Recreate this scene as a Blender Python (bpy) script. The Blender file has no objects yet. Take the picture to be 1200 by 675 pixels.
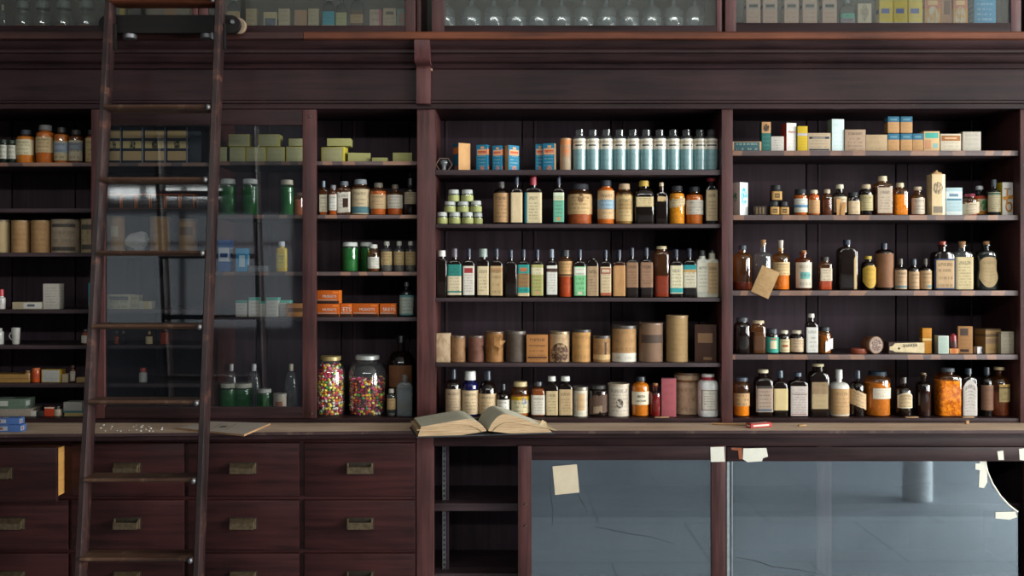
import bpy, bmesh, math, random
from mathutils import Vector, Matrix
random.seed(7)
SC = bpy.context.scene
COL = SC.collection
D = 4.2            # camera to shelf-front plane (y = 0), metres
HZ, EYE = 320.0, 1.6
PI = math.pi
def X(px, y=0.0): return (px - 600.0) * (D + y) / 1200.0
def Z(py, y=0.0): return EYE + (HZ - py) * (D + y) / 1200.0
def S(px, y=0.0): return px * (D + y) / 1200.0
def lin(c):
    if isinstance(c, str):
        c = NAMED.get(c, c).lstrip('#')
        c = [int(c[i:i+2], 16) / 255 for i in (0, 2, 4)]
    return tuple((v / 12.92 if v <= .04045 else ((v + .055) / 1.055) ** 2.4) for v in c)
NAMED = dict(cream='#d9c9a3', white='#d8d8d2', tan='#b3875a', beige='#bfa884', ivory='#e2d8bd', black='#17171b', navy='#1c2638',
             teal='#2a8f92', mint='#6fb296', red='#a82a28', gold='#b98f2e', orange='#c8671c', brown='#5a3a24', grey='#8a8a88',
             olive='#a5a167', pink='#b25563', blue='#1f6f9c', yellow='#d6b32c', green='#1f6a3a', ink='#2c2722', dred='#7c2024',
             lime='#a9ab6a', rust='#8b4424', kraft='#a27a4c', umber='#6b4d38', slate='#4e4a48', steel='#9aa0a2')

# ---------------------------------------------------------------- nodes and materials
class NT:
    def __init__(s, name):
        s.m = bpy.data.materials.new(name); s.m.use_nodes = True
        s.t = s.m.node_tree; s.t.nodes.clear()
        s.out = s.t.nodes.new('ShaderNodeOutputMaterial')
    def n(s, typ, ins=None, **props):
        nd = s.t.nodes.new(typ)
        for k, v in props.items(): setattr(nd, k, v)
        for k, v in (ins or {}).items(): s.put(nd.inputs[k], v)
        return nd
    def put(s, sock, v):
        if isinstance(v, bpy.types.NodeSocket): s.t.links.new(v, sock)
        elif isinstance(v, (tuple, list)) and len(v) == 3 and sock.type == 'RGBA': sock.default_value = (*v, 1)
        else: sock.default_value = v
    def math(s, op, a, b=0.0, c=0.0):
        return s.n('ShaderNodeMath', {0: a, 1: b, 2: c}, operation=op).outputs[0]
    def mix(s, f, a, b, mode='MIX'):
        nd = s.n('ShaderNodeMix', data_type='RGBA', blend_type=mode)
        s.put(nd.inputs[0], f); s.put(nd.inputs[6], a); s.put(nd.inputs[7], b)
        return nd.outputs[2]
    def noise(s, vec, scale, detail=3, rough=.55, dim='3D'):
        return s.n('ShaderNodeTexNoise', {'Vector': vec, 'Scale': scale, 'Detail': detail, 'Roughness': rough}, noise_dimensions=dim).outputs[0]
    def ramp(s, v, a, b):
        return s.n('ShaderNodeMapRange', {0: v, 1: a, 2: b}, clamp=True).outputs[0]
    def coords(s, kind='Object', scale=(1, 1, 1)):
        tc = s.n('ShaderNodeTexCoord')
        return s.n('ShaderNodeMapping', {0: tc.outputs[kind], 3: scale}).outputs[0]
    def bsdf(s, col, rough=.5, metal=0.0, spec=.5, bump=None, bump_s=.2, dist=.002, **kw):
        b = s.n('ShaderNodeBsdfPrincipled', {'Base Color': col, 'Roughness': rough, 'Metallic': metal, 'Specular IOR Level': spec})
        for k, v in kw.items(): s.put(b.inputs[k.replace('_', ' ')], v)
        if bump is not None:
            bn = s.n('ShaderNodeBump', {'Height': bump, 'Strength': bump_s, 'Distance': dist})
            s.t.links.new(bn.outputs[0], b.inputs['Normal'])
        return b.outputs[0]
    def end(s, sh):
        s.t.links.new(sh, s.out.inputs[0]); return s.m

def wood(name, dark, light, axis='x', rough=.42, bump=.25, wear=None, spec=.22):
    k = NT(name)
    sc = {'x': (1.2, 22, 22), 'z': (22, 22, 1.2), 'y': (22, 1.2, 22)}[axis]
    v = k.coords('Object', sc)
    g = k.noise(v, 2.2, 6, .6)
    big = k.noise(k.coords('Object', (1, 1, 1)), 3.1, 3)
    f = k.math('ADD', k.math('MULTIPLY', k.ramp(g, .35, .68), .65), k.math('MULTIPLY', k.ramp(big, .35, .7), .5))
    col = k.mix(f, lin(dark), lin(light))
    if wear:
        w = k.ramp(k.noise(k.coords('Object', (7, 3, 3) if axis == 'x' else (3, 3, 7)), 2.4, 4, .7), .56, .68)
        col = k.mix(k.math('MULTIPLY', w, wear[1]), col, lin(wear[0]))
    r = k.math('ADD', k.math('MULTIPLY', g, .25), rough - .1)
    return k.end(k.bsdf(col, r, spec=spec, bump=g, bump_s=bump, dist=.0015))

M = {}
M['mahog_x'] = wood('mahogany', '#1a1011', '#382426', 'x', spec=.16)
M['mahog_z'] = wood('mahogany_upright', '#2b1716', '#5c3736', 'z', spec=.32)
M['mahog_drawer'] = wood('mahogany_drawer_front', '#1b0e0f', '#3f1f1e', 'x', .38)
M['mahog_red'] = wood('mahogany_ledge', '#3a1c12', '#74402a', 'x', .45)
M['backboard'] = wood('dark_back_board', '#261d21', '#40323a', 'z', .65, spec=.2)
M['shelfwood'] = wood('shelf_board', '#211718', '#46363a', 'x', .5, spec=.3)
M['ladderwood'] = wood('ladder_wood', '#150e10', '#3a2725', 'z', .36, wear=('#6d4638', .55), spec=.4)
M['rungwood'] = wood('worn_ladder_tread', '#2b1c18', '#5c4234', 'x', .5, wear=('#7d6350', .6))
M['counterwood'] = wood('worn_counter_wood', '#2a1c1c', '#4a3636', 'x', .5, wear=('#7a6555', .35), spec=.3)
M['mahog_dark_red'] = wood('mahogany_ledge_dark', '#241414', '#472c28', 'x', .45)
M['countertop'] = wood('dusty_counter_top', '#a58a76', '#cdb49c', 'x', .8)
M['palewood'] = wood('pale_drawer_side', '#b07a3c', '#d9a45c', 'y', .6)
M['blackwood'] = wood('black_painted_wood', '#0d0b0b', '#1c1817', 'x', .55)
def worn_edge():
    k = NT('patchy_shelf_edge')
    v = k.coords('Object', (1, 1, 1))
    sep = k.n('ShaderNodeSeparateXYZ', {0: v})
    xx = k.math('ADD', k.math('MULTIPLY', sep.outputs[0], 9.0), k.math('MULTIPLY', k.noise(v, 2.0, 1), 3.0))
    cell = k.math('FLOOR', k.math('MULTIPLY', xx, 2.6))
    wn = k.n('ShaderNodeTexWhiteNoise', {'W': cell}, noise_dimensions='1D').outputs[0]
    g = k.noise(k.coords('Object', (4, 30, 30)), 3, 5)
    base = k.mix(g, lin('#3a2c2c'), lin('#63504e'))
    worn = k.mix(g, lin('#6a4a3c'), lin('#95705c'))
    col = k.mix(k.ramp(wn, .5, .56), base, worn)
    return k.end(k.bsdf(col, .55))
M['shelfedge'] = worn_edge()

def simple(name, col, rough=.5, metal=0.0, var=.25, scale=40, spec=.5, bump=.1):
    k = NT(name)
    g = k.noise(k.coords('Object'), scale, 4)
    c = lin(col)
    cc = k.mix(k.ramp(g, .3, .75), tuple(v * (1 - var) for v in c), tuple(min(1, v * (1 + var * .6)) for v in c))
    return k.end(k.bsdf(cc, rough, metal, spec, bump=g, bump_s=bump, dist=.0008))
_caps = {}
def plain(col, rough=.4, metal=0.0):
    key = (col, rough, metal)
    if key not in _caps: _caps[key] = simple('surface_%s' % col.strip('#'), col, rough, metal)
    return _caps[key]
M['brass'] = simple('tarnished_brass', '#6f5f4a', .42, .6, .45, 60)
M['iron'] = simple('dull_iron', '#77777a', .45, .8, .3)
M['plaster'] = simple('plaster_wall', '#b9b7b0', .85, 0, .1, 4)
M['darkwall'] = simple('dark_painted_wall', '#3c3f46', .8, 0, .2, 3)
M['tape'] = simple('white_masking_tape', '#d9d6c8', .7, 0, .1, 20)
M['note'] = simple('yellowed_note_paper', '#cfbfa4', .8, 0, .15, 12)

_glass = {}
def glass(kind):
    """thin-walled bottle glass: tinted, see-through, with clear-coat reflection and a dusty film, which in amber glass paints light scattered through"""
    if kind in _glass: return _glass[kind]
    tint, refl, dust_scatter = {
        'amb': ((.95, .68, .25), .10, .05), 'ambd': ((.72, .30, .10), .08, .13), 'drk': ((.24, .11, .06), .06, .03), 'clr': ((.93, .96, .96), .12, .03),
        'hazy': ((.62, .70, .72), .12, .16), 'blu': ((.05, .10, .62), .1, .02), 'grn': ((.42, .80, .46), .1, .02),
        'red': ((.65, .08, .06), .1, .03), 'dgrn': ((.16, .24, .20), .1, .03)}[kind]
    k = NT('bottle_glass_' + kind)
    fr = k.n('ShaderNodeFresnel', {'IOR': 1.5}).outputs[0]
    tr = k.n('ShaderNodeBsdfTransparent', {0: tint}).outputs[0]
    df = k.n('ShaderNodeBsdfDiffuse', {0: {'amb': (.55, .20, .05), 'ambd': (.42, .12, .035), 'drk': (.22, .12, .08)}.get(kind, tuple(.55 * t + .25 for t in tint))}).outputs[0]  # amber kinds: diffuse tint paints light scattered through the glass
    gl = k.n('ShaderNodeBsdfGlossy', {0: (1, 1, 1), 'Roughness': .06}).outputs[0]
    a = k.n('ShaderNodeMixShader', {0: dust_scatter, 1: tr, 2: df}).outputs[0]
    back = k.n('ShaderNodeNewGeometry').outputs['Backfacing']
    fac = k.math('MULTIPLY', k.math('MINIMUM', k.math('ADD', fr, refl * .25), .9), k.math('SUBTRACT', 1.0, back))
    _glass[kind] = k.end(k.n('ShaderNodeMixShader', {0: fac, 1: a, 2: gl}).outputs[0])
    return _glass[kind]
def pane_mat(name, tint, refl, rough, dust_scatter, dustcol, gcol=(1, 1, 1)):
    k = NT(name)
    fr = k.n('ShaderNodeFresnel', {'IOR': 1.5}).outputs[0]
    tr = k.n('ShaderNodeBsdfTransparent', {0: tint}).outputs[0]
    df = k.n('ShaderNodeBsdfDiffuse', {0: dustcol}).outputs[0]
    gl = k.n('ShaderNodeBsdfGlossy', {0: gcol, 'Roughness': rough}).outputs[0]
    g = k.noise(k.coords('Object', (2, 1, .7)), 1.6, 5, .6)
    sp = k.ramp(k.noise(k.coords('Object'), 55, 2), .70, .78)
    d = k.math('ADD', k.math('MULTIPLY', k.ramp(g, .3, .75), dust_scatter), k.math('MULTIPLY', sp, dust_scatter * 1.5))
    a = k.n('ShaderNodeMixShader', {0: d, 1: tr, 2: df}).outputs[0]
    fac = k.math('MINIMUM', k.math('ADD', fr, refl), .9)
    return k.end(k.n('ShaderNodeMixShader', {0: fac, 1: a, 2: gl}).outputs[0])
M['pane_door'] = pane_mat('dusty_door_glass', (.965, .975, .98), .02, .04, .012, (.40, .50, .62))
M['pane_low'] = pane_mat('grimy_mirroring_glass', (.84, .88, .90), .16, .03, .06, (.38, .47, .56), (.78, .90, 1.0))
M['pane_up'] = pane_mat('dusty_upper_glass', (.95, .96, .95), .008, .08, .022, (.5, .5, .47))
M['pane_win'] = pane_mat('shop_window_glass', (.95, .97, .97), .0, .02, .02, (.6, .6, .6))

_papers = {}
def paper(col='cream', ink='ink', bands=(), rows=9, text=.75, border=None, title=True, stain=.35, emblem=None, seed=0, rough=.7, margin=.1):
    """printed label: paper, ageing, colour bands (v0, v1, colour[, u0, u1]), emblem disc (u, v, r, colour), title and lines of small print"""
    key = (col, ink, tuple(bands), rows, text, border, title, stain, emblem, rough, margin)
    if key in _papers: return _papers[key]
    k = NT('printed_paper')
    tc = k.n('ShaderNodeTexCoord')
    sep = k.n('ShaderNodeSeparateXYZ', {0: tc.outputs['UV']}); u, v = sep.outputs[0], sep.outputs[1]
    rnd = k.n('ShaderNodeObjectInfo').outputs['Random']
    def between(x, a, b): return k.math('MULTIPLY', k.math('GREATER_THAN', x, a), k.math('LESS_THAN', x, b))
    base = lin(col)
    off = k.n('ShaderNodeCombineXYZ', {0: u, 1: v, 2: k.math('MULTIPLY', rnd, 37.0)}).outputs[0]
    n1 = k.noise(off, 3.0, 5, .65)
    c = k.mix(k.math('MULTIPLY', k.ramp(n1, .40, .72), stain), base, tuple(b * s for b, s in zip(base, (.55, .42, .30))))
    n2 = k.noise(off, 22, 3)
    c = k.mix(k.math('MULTIPLY', n2, .18), c, tuple(b * .6 for b in base))
    for bd in bands:
        m = between(v, bd[0], bd[1])
        if len(bd) > 3: m = k.math('MULTIPLY', m, between(u, bd[3], bd[4]))
        c = k.mix(m, c, lin(bd[2]))
    if border:
        iu = k.math('ABSOLUTE', k.math('SUBTRACT', u, .5)); iv = k.math('ABSOLUTE', k.math('SUBTRACT', v, .5))
        ring = k.math('MAXIMUM', k.math('GREATER_THAN', iu, .44), k.math('GREATER_THAN', iv, .455))
        c = k.mix(ring, c, lin(border))
    inkc = lin(ink)
    if rows:
        vr = k.math('MULTIPLY', v, float(rows)); row = k.math('FLOOR', vr)
        wv = k.n('ShaderNodeCombineXYZ', {0: k.math('MULTIPLY', u, 16.0), 1: k.math('ADD', k.math('MULTIPLY', row, 7.31), k.math('MULTIPLY', rnd, 91.0)), 2: 0.0}).outputs[0]
        word = k.math('GREATER_THAN', k.noise(wv, 1.0, 1, dim='2D'), .47)
        m = k.math('MULTIPLY', between(k.math('FRACT', vr), .3, .68), word)
        m = k.math('MULTIPLY', m, k.math('MULTIPLY', between(u, margin + .04, .96 - margin), between(v, .08, .70 if title else .92)))
        c = k.mix(k.math('MULTIPLY', m, text * .5), c, inkc)
    if title:
        wv = k.n('ShaderNodeCombineXYZ', {0: k.math('MULTIPLY', u, 24.0), 1: k.math('ADD', k.math('MULTIPLY', rnd, 53.0), k.math('MULTIPLY', v, 9.0)), 2: 0.0}).outputs[0]
        word = k.math('GREATER_THAN', k.noise(wv, 1.0, 2, dim='2D'), .46)
        m = k.math('MULTIPLY', k.math('MULTIPLY', between(v, .76, .87), word), between(u, margin + .05, .95 - margin))
        c = k.mix(k.math('MULTIPLY', m, text * .72), c, inkc)
    if emblem:
        eu, ev, er, ec = emblem[:4]; asp = emblem[4] if len(emblem) > 4 else 1.0
        du = k.math('MULTIPLY', k.math('SUBTRACT', u, eu), 1.0); dv = k.math('MULTIPLY', k.math('SUBTRACT', v, ev), asp)
        r2 = k.math('SQRT', k.math('ADD', k.math('MULTIPLY', du, du), k.math('MULTIPLY', dv, dv)))
        c = k.mix(k.math('MULTIPLY', between(r2, -1, er), k.ramp(k.noise(off, 9, 3, .6), .36, .56)), c, lin(ec))
    _papers[key] = k.end(k.bsdf(c, rough, spec=.3, bump=n2, bump_s=.15, dist=.0006) if rough > .4 else k.bsdf(c, rough, spec=.9))
    return _papers[key]

# ---------------------------------------------------------------- objects
def link(name, bm, mats, parent=None, smooth=True, recalc=True):
    me = bpy.data.meshes.new(name)
    if recalc: bmesh.ops.recalc_face_normals(bm, faces=bm.faces)
    bm.to_mesh(me); bm.free()
    if not isinstance(mats, (list, tuple)): mats = [mats]
    for m in mats: me.materials.append(m)
    if smooth:
        me.shade_smooth()
        me.set_sharp_from_angle(angle=math.radians(38))
    o = bpy.data.objects.new(name, me); COL.objects.link(o)
    if parent is not None: o.parent = parent
    return o
def empty(name, loc=(0, 0, 0), rz=0):
    o = bpy.data.objects.new(name, None); COL.objects.link(o); o.empty_display_size = .05
    o.location = loc; o.rotation_euler = (0, 0, rz); return o
LABELS = {}
def tag(o, label, cat, group=None, kind=None, shared=False):
    if not shared:
        if label in LABELS: print('LABEL TWICE', label)
    LABELS[label] = 1
    if not 4 <= len(label.split()) <= 16: print('LABEL LENGTH', len(label.split()), label)
    o['label'] = label; o['category'] = cat
    if group: o['group'] = group
    if kind: o['kind'] = kind
    return o
def structure(o): o['kind'] = 'structure'; return o

def box(bm, x0, x1, y0, y1, z0, z1, bev=0.0, mi=0, mat=None):
    vs = [bm.verts.new((x, y, z)) for x in (x0, x1) for y in (y0, y1) for z in (z0, z1)]
    fs = [bm.faces.new([vs[i] for i in f]) for f in ((0, 1, 3, 2), (4, 6, 7, 5), (0, 4, 5, 1), (2, 3, 7, 6), (0, 2, 6, 4), (1, 5, 7, 3))]
    for f in fs: f.material_index = mi
    if bev:
        es = list({e for f in fs for e in f.edges})
        r = bmesh.ops.bevel(bm, geom=es, offset=bev, segments=2, profile=.6, affect='EDGES')
        vs = [v for v in r['verts'] if v.is_valid] + [v for v in vs if v.is_valid]
        for f in r['faces']: f.material_index = mi
    if mat is not None:
        bmesh.ops.transform(bm, matrix=mat, verts=list({v for v in vs if v.is_valid}))
    return fs
def boxes(name, lst, m, parent=None, bev=.002):
    bm = bmesh.new()
    for b in lst: box(bm, *b, bev=bev)
    return link(name, bm, m, parent)
def sect(rx, ry, n, N):
    out = []
    for i in range(N):
        t = 2 * PI * (i + .5) / N - PI / 2
        c, s = math.cos(t), math.sin(t)
        out.append((rx * math.copysign(abs(c) ** (2 / n), c), ry * math.copysign(abs(s) ** (2 / n), s)))
    return out
def loft(bm, prof, N=24, caps=True, mi=0, uv=False, cx=0, cy=0):
    """prof: rows (z, rx, ry, n) from the bottom up, superellipse sections"""
    uvl = bm.loops.layers.uv.verify() if uv else None
    rings = [[bm.verts.new((cx + p[0], cy + p[1], r[0])) for p in sect(r[1], r[2], r[3], N)] for r in prof]
    zmin, zmax = prof[0][0], prof[-1][0]
    for a, b in zip(rings, rings[1:]):
        for i in range(N):
            j = (i + 1) % N
            f = bm.faces.new((a[i], a[j], b[j], b[i])); f.material_index = mi
            if uv:
                for lp, (q, zz) in zip(f.loops, ((i, a[i]), (i + 1, a[j]), (i + 1, b[j]), (i, b[i]))):
                    uu = ((q + .5) / N + .5) % 1.0           # front (-y) = 0.5
                    if q == i + 1 and uu < 1e-6: uu = 1.0
                    uu = .5 + (uu - .5) * 2.4
                    lp[uvl].uv = (uu, (zz.co.z - zmin) / max(1e-6, zmax - zmin))
    if caps:
        f = bm.faces.new(rings[0][::-1]); f.material_index = mi
        f = bm.faces.new(rings[-1]); f.material_index = mi
    return rings
def rods(bm, p, q, r, N=8):
    p, q = Vector(p), Vector(q); d = (q - p); L = d.length
    rot = d.to_track_quat('Z', 'Y').to_matrix().to_4x4()
    bmesh.ops.create_cone(bm, cap_ends=True, segments=N, radius1=r, radius2=r, depth=L, matrix=Matrix.Translation((p + q) / 2) @ rot)
def lettering(body, size, loc, parent, m, rot=(PI / 2, 0, 0), name='lettering', width=None, ext=.0004, bend=0):
    cu = bpy.data.curves.new('lettering', 'FONT'); cu.body = body; cu.size = size; cu.align_x = 'CENTER'; cu.align_y = 'CENTER'; cu.extrude = ext
    t = bpy.data.objects.new('t', cu); COL.objects.link(t)
    bpy.context.view_layer.update()
    me = bpy.data.meshes.new_from_object(t.evaluated_get(bpy.context.evaluated_depsgraph_get()))
    bpy.data.objects.remove(t); me.materials.clear(); me.materials.append(m)
    o = bpy.data.objects.new(name, me); COL.objects.link(o); o.parent = parent
    o.location = loc; o.rotation_euler = rot
    if width:
        w = max(v.co.x for v in me.vertices) - min(v.co.x for v in me.vertices); f = width / w
        for v in me.vertices: v.co.x *= f; v.co.y *= f
    if bend:                                        # wrap round a cylinder of that radius
        for v in me.vertices: a = v.co.x / bend; v.co.x = bend * math.sin(a); v.co.z += bend * (math.cos(a) - 1)
    return o

# ---------------------------------------------------------------- containers
SHAPES = dict(   # body_top, neck_z, neck_r, cap_z, cap_r, n, depth ratio
    sq=(.66, .77, .34, .82, .40, 7, .66), rd=(.60, .74, .32, .80, .38, 2, 1.0), jar=(.70, .83, .66, .86, .72, 2.1, 1.0),
    sqjar=(.72, .83, .52, .87, .58, 6, .85), wide=(.80, .87, .80, .875, .84, 2.1, 1.0), pot=(.62, .68, .86, .66, .92, 2, 1.0),
    cork=(.66, .80, .30, .93, .24, 2, 1.0), vial=(.74, .82, .5, .85, .62, 2, 1.0), flask=(.50, .86, .17, .93, .24, 2.3, .8),
    long=(.62, .76, .30, .78, .37, 2, 1.0), sqc=(.70, .80, .33, .93, .27, 7, .7))
def vessel(spec, x0, x1, z0, ztop, yf, o):
    """a bottle or jar: glass (or milk glass) body, cap or cork, paper label, contents; returns its Empty"""
    sh = list(SHAPES[o.get('s', 'sq')])
    for i, kx in enumerate(('bt', 'nz', 'nr', 'cz', 'cr', 'n', 'dr')):
        if kx in o: sh[i] = o[kx]
    bt, nz, nr, cz, cr, n, dr = sh
    W, H = (x1 - x0), ztop - z0; R = W / 2; Ry = R * dr
    g = o.get('g', 'drk')
    if g == 'amb' and not o.get('fill'): g = 'ambd'
    root = empty(o.get('name', 'medicine_bottle'), ((x0 + x1) / 2, yf + Ry, z0), o.get('rz', 0))
    N = 28
    corked = o.get('cork')
    bev = min(.05, .12 * R / H)
    prof = [(0, R * .86, Ry * .86, n), (bev * H * .35, R * .96, Ry * .96, n), (bev * H, R, Ry, n), (bt * H, R, Ry, n)]
    wst = o.get('waist')
    if wst: prof = prof[:3] + [(H * .28, R, Ry, n), (H * .42, R * wst, Ry * wst, n), (H * .60, R * wst * 1.02, Ry * wst, n), (bt * H, R * .98, Ry * .98, n)]
    for i in range(1, 7):
        t = i / 6; cur = o.get('cur', .55)
        k = (1 - t) * cur + (1 - cur) * 0 if False else None
        a = t * PI / 2
        rr = nr + (1 - nr) * math.cos(a) ** .9; zz = bt + (nz - bt) * math.sin(a)
        nn = n + (2 - n) * t; ry = rr * R * (dr + (1 - dr) * t) if rr * R * (dr + (1 - dr) * t) < Ry else Ry
        prof.append((zz * H, rr * R, ry, nn))
    ct = (cz + .5 * (1 - cz)) if not corked else cz
    prof.append((ct * H, nr * R, nr * R, 2))
    if corked:
        prof = prof[:-1] + [((cz - .035) * H, nr * R, nr * R, 2), ((cz - .025) * H, nr * R * 1.45, nr * R * 1.45, 2), (cz * H, nr * R * 1.45, nr * R * 1.45, 2)]
    bm = bmesh.new(); loft(bm, prof, N)
    milk = o.get('milk')
    link('glass_body' if not milk else 'body', bm, plain(milk, .25) if milk else glass(g), root)
    # contents
    fill = o.get('fill')
    if fill and not milk:
        f, fc = fill; fp = []
        for p in prof:
            if p[0] > f * H: break
            fp.append((max(p[0], .006 * H + .002), max(p[1] - .0022, .001), max(p[2] - .0022, .001), p[3]))
        l = prof[min(len(fp), len(prof) - 1)]; pr = prof[min(len(fp), len(prof) - 1) - 1]
        t = (f * H - pr[0]) / max(1e-6, l[0] - pr[0])
        fp.append((f * H, pr[1] + (l[1] - pr[1]) * t - .0022, pr[2] + (l[2] - pr[2]) * t - .0022, pr[3]))
        if fp[-1][0] - fp[-2][0] < 1e-5: fp.pop(-2)
        bm = bmesh.new(); loft(bm, fp, N)
        link('contents', bm, o['fm'] if 'fm' in o else simple_fill(fc, g == 'amb'), root)
    # closure
    if corked:
        bm = bmesh.new(); k = nr * R * .95
        loft(bm, [((cz - .06) * H, k * .85, k * .85, 2), (cz * H, k * .92, k * .92, 2), (H * .985, k * 1.1, k * 1.1, 2), (H, k * 1.02, k * 1.02, 2)], 16)
        link('cork' if corked is True else 'stopper', bm, plain('#9a7048' if corked is True else corked, .8 if corked is True else .3), root)
    elif o.get('cap', 'navy'):
        c = cr * R
        bm = bmesh.new(); hh = (1 - cz) * H
        loft(bm, [(cz * H, c * .98, c * .98, 2), (cz * H + hh * .08, c * 1.02, c * 1.02, 2), (cz * H + hh * .14, c, c, 2), (H - hh * .14, c * .97, c * .97, 2), (H - hh * .03, c * .93, c * .93, 2), (H, c * .84, c * .84, 2)], 20)
        link('cap' if cr < .55 else 'lid', bm, plain(o.get('cap', 'navy'), .35), root)
        if o.get('ring'):
            bm = bmesh.new(); loft(bm, [((cz - .09) * H, c * 1.01, c * 1.01, 2), ((cz - .005) * H, c * 1.03, c * 1.03, 2)], 20)
            link('neck_band', bm, plain(o['ring'], .5), root)
    # paper labels
    for lb in o.get('labs', [o['lab']] if 'lab' in o else []):
        l0, l1, lm = lb[:3]; fw = lb[3] if len(lb) > 3 else (.90 if n > 3 else .96); ext = lb[4] if len(lb) > 4 else {}
        t0 = math.asin(min(.9999, fw) ** (n / 2)); C = 16; RW = 6
        cc = ext.get('c', 0.0)
        bm = bmesh.new(); uvl = bm.loops.layers.uv.verify(); rg = random.Random(int(x0 * 9999))
        torn = ext.get('torn', 0); sl = ext.get('slant', 0); pts = {}
        for i in range(C + 1):
            fx = -fw + 2 * fw * i / C
            t = math.copysign(math.asin(min(.9999, abs(fx)) ** (n / 2)), fx) + cc
            px = math.copysign(abs(math.sin(t)) ** (2 / n), math.sin(t)); py = -math.copysign(abs(math.cos(t)) ** (2 / n), math.cos(t))
            a = l0 + (torn * (rg.random() if i % 3 == 0 else .4) * (i / C)) + sl * (.5 - i / C)
            b = l1 - torn * .8 * rg.random() * (1 - i / C) ** 1.5 + sl * (.5 - i / C)
            if ext.get('shield'):
                s_ = abs(2 * i / C - 1); a = l0 + (l1 - l0) * .30 * s_ ** 2.4; b = l1 - (l1 - l0) * .14 * s_ ** 3
            if ext.get('arch'):
                b = l1 - (l1 - l0) * .22 * abs(2 * i / C - 1) ** 2.2
            for j in range(RW + 1):
                zf = a + (b - a) * j / RW
                rs = 1.0
                for p, q in zip(prof, prof[1:]):
                    if p[0] <= zf * H <= q[0]:
                        rs = (p[1] + (q[1] - p[1]) * (zf * H - p[0]) / max(1e-6, q[0] - p[0])) / R; break
                e = .0009 + ext.get('lift', 0) * abs(2 * i / C - 1) ** 3
                pts[i, j] = bm.verts.new((px * (R * rs + e), py * (Ry * rs + e), zf * H))
        for i in range(C):
            for j in range(RW):
                f = bm.faces.new((pts[i, j], pts[i + 1, j], pts[i + 1, j + 1], pts[i, j + 1]))
                for lp, (a, b) in zip(f.loops, ((i, j), (i + 1, j), (i + 1, j + 1), (i, j + 1))): lp[uvl].uv = (a / C, b / RW)
        link('paper_label', bm, lm, root, recalc=False)
    return root
_fills = {}
def simple_fill(c, amber=False):
    # what stands inside amber glass is paler than it looks through the glass
    if (c, amber) not in _fills:
        h = c
        if amber:
            v = [min(.85, a / b) for a, b in zip(lin(c), (.88, .46, .07))]
            h = '#' + ''.join('%02x' % int(255 * (1.055 * x ** (1 / 2.4) - .055 if x > .0031 else 12.92 * x)) for x in v)
        _fills[c, amber] = simple('contents_' + h.strip('#'), h, .7, 0, .3, 90, .2, .5)
    return _fills[c, amber]

def can(spec, x0, x1, z0, ztop, yf, o):
    """a cylindrical canister with a rim, printed wrap and lid"""
    R = (x1 - x0) / 2; H = ztop - z0
    root = empty(o.get('name', 'canister'), ((x0 + x1) / 2, yf + R, z0), o.get('rz', 0))
    lh = o.get('lh', .1); lc = o.get('lid', 'umber')
    b = o.get('bulge', 0)
    bm = bmesh.new()
    loft(bm, [(0, R * .965, R * .965, 2), (.012 * H, R * .985, R * .985, 2), (.03 * H, R * .965, R * .965, 2), (.4 * H, R * (.965 + b), R * (.965 + b), 2), ((1 - lh) * H, R * .965, R * .965, 2), ((1 - lh * .6) * H, R * .95, R * .95, 2)], 32, uv=True)
    link('wrapped_body', bm, o['m'], root)
    bm = bmesh.new()
    loft(bm, [((1 - lh) * H, R * .99, R * .99, 2), ((1 - lh * .25) * H, R, R, 2), ((1 - lh * .05) * H, R * .985, R * .985, 2), (H, R * .93, R * .93, 2), (H * .992, R * .90, R * .90, 2)], 32)
    link('lid', bm, plain(lc, .4, o.get('lm', 0)), root)
    if o.get('peel'):
        rg = random.Random(5)
        for q in range(7):
            bm = bmesh.new(); a0 = rg.uniform(-1.0, 1.0); zz = rg.uniform(.3, .85); w = rg.uniform(.15, .3); hh = rg.uniform(.12, .3)
            g = [[None] * 4 for _ in range(4)]
            for i in range(4):
                for j in range(4):
                    a = a0 + w * (i / 3 - .5) * 2; rr = R * (1.0 + .30 * (i / 3) ** 2 * (j / 3)); z_ = (zz + hh * (j / 3 - .5)) * H * .97
                    g[i][j] = bm.verts.new((math.sin(a) * rr, -math.cos(a) * rr, max(.004, z_)))
            for i in range(3):
                for j in range(3): bm.faces.new((g[i][j], g[i + 1][j], g[i + 1][j + 1], g[i][j + 1]))
            link('peeling_paper', bm, o['peel'], root, recalc=False)
    return root

def carton(spec, x0, x1, z0, ztop, yf, o):
    """a paper box with printed front; rz turns it so that a side shows; m: front, side: sides, top"""
    w = x1 - x0; h = ztop - z0; d = o.get('d', .05); rz = o.get('rz', 0)
    if rz:
        # seen width w = W cos + d sin
        w = max(.008, (w - d * abs(math.sin(rz))) / math.cos(rz))
    bm = bmesh.new(); uvl = bm.loops.layers.uv.verify()
    box(bm, -w / 2, w / 2, -d / 2, d / 2, 0, h, bev=min(.0012, w * .05))
    for f in bm.faces:
        nrm = f.normal
        f.normal_update(); nrm = f.normal
        f.material_index = 0 if nrm.y < -.7 else (2 if nrm.z > .7 else 1)
        for lp in f.loops:
            c = lp.vert.co
            if abs(nrm.y) > .7: lp[uvl].uv = (c.x / w + .5, c.z / h)
            elif abs(nrm.x) > .7: lp[uvl].uv = (c.y / d + .5, c.z / h)
            else: lp[uvl].uv = (c.x / w + .5, c.y / d + .5)
    side = o.get('side', o['m'])
    r = link(o.get('name', 'carton'), bm, [o['m'], side, o.get('top', side)], recalc=True)
    r.location = ((x0 + x1) / 2, yf + (w * abs(math.sin(rz)) + d * math.cos(rz)) / 2, z0); r.rotation_euler = (0, 0, rz)
    return r

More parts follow.
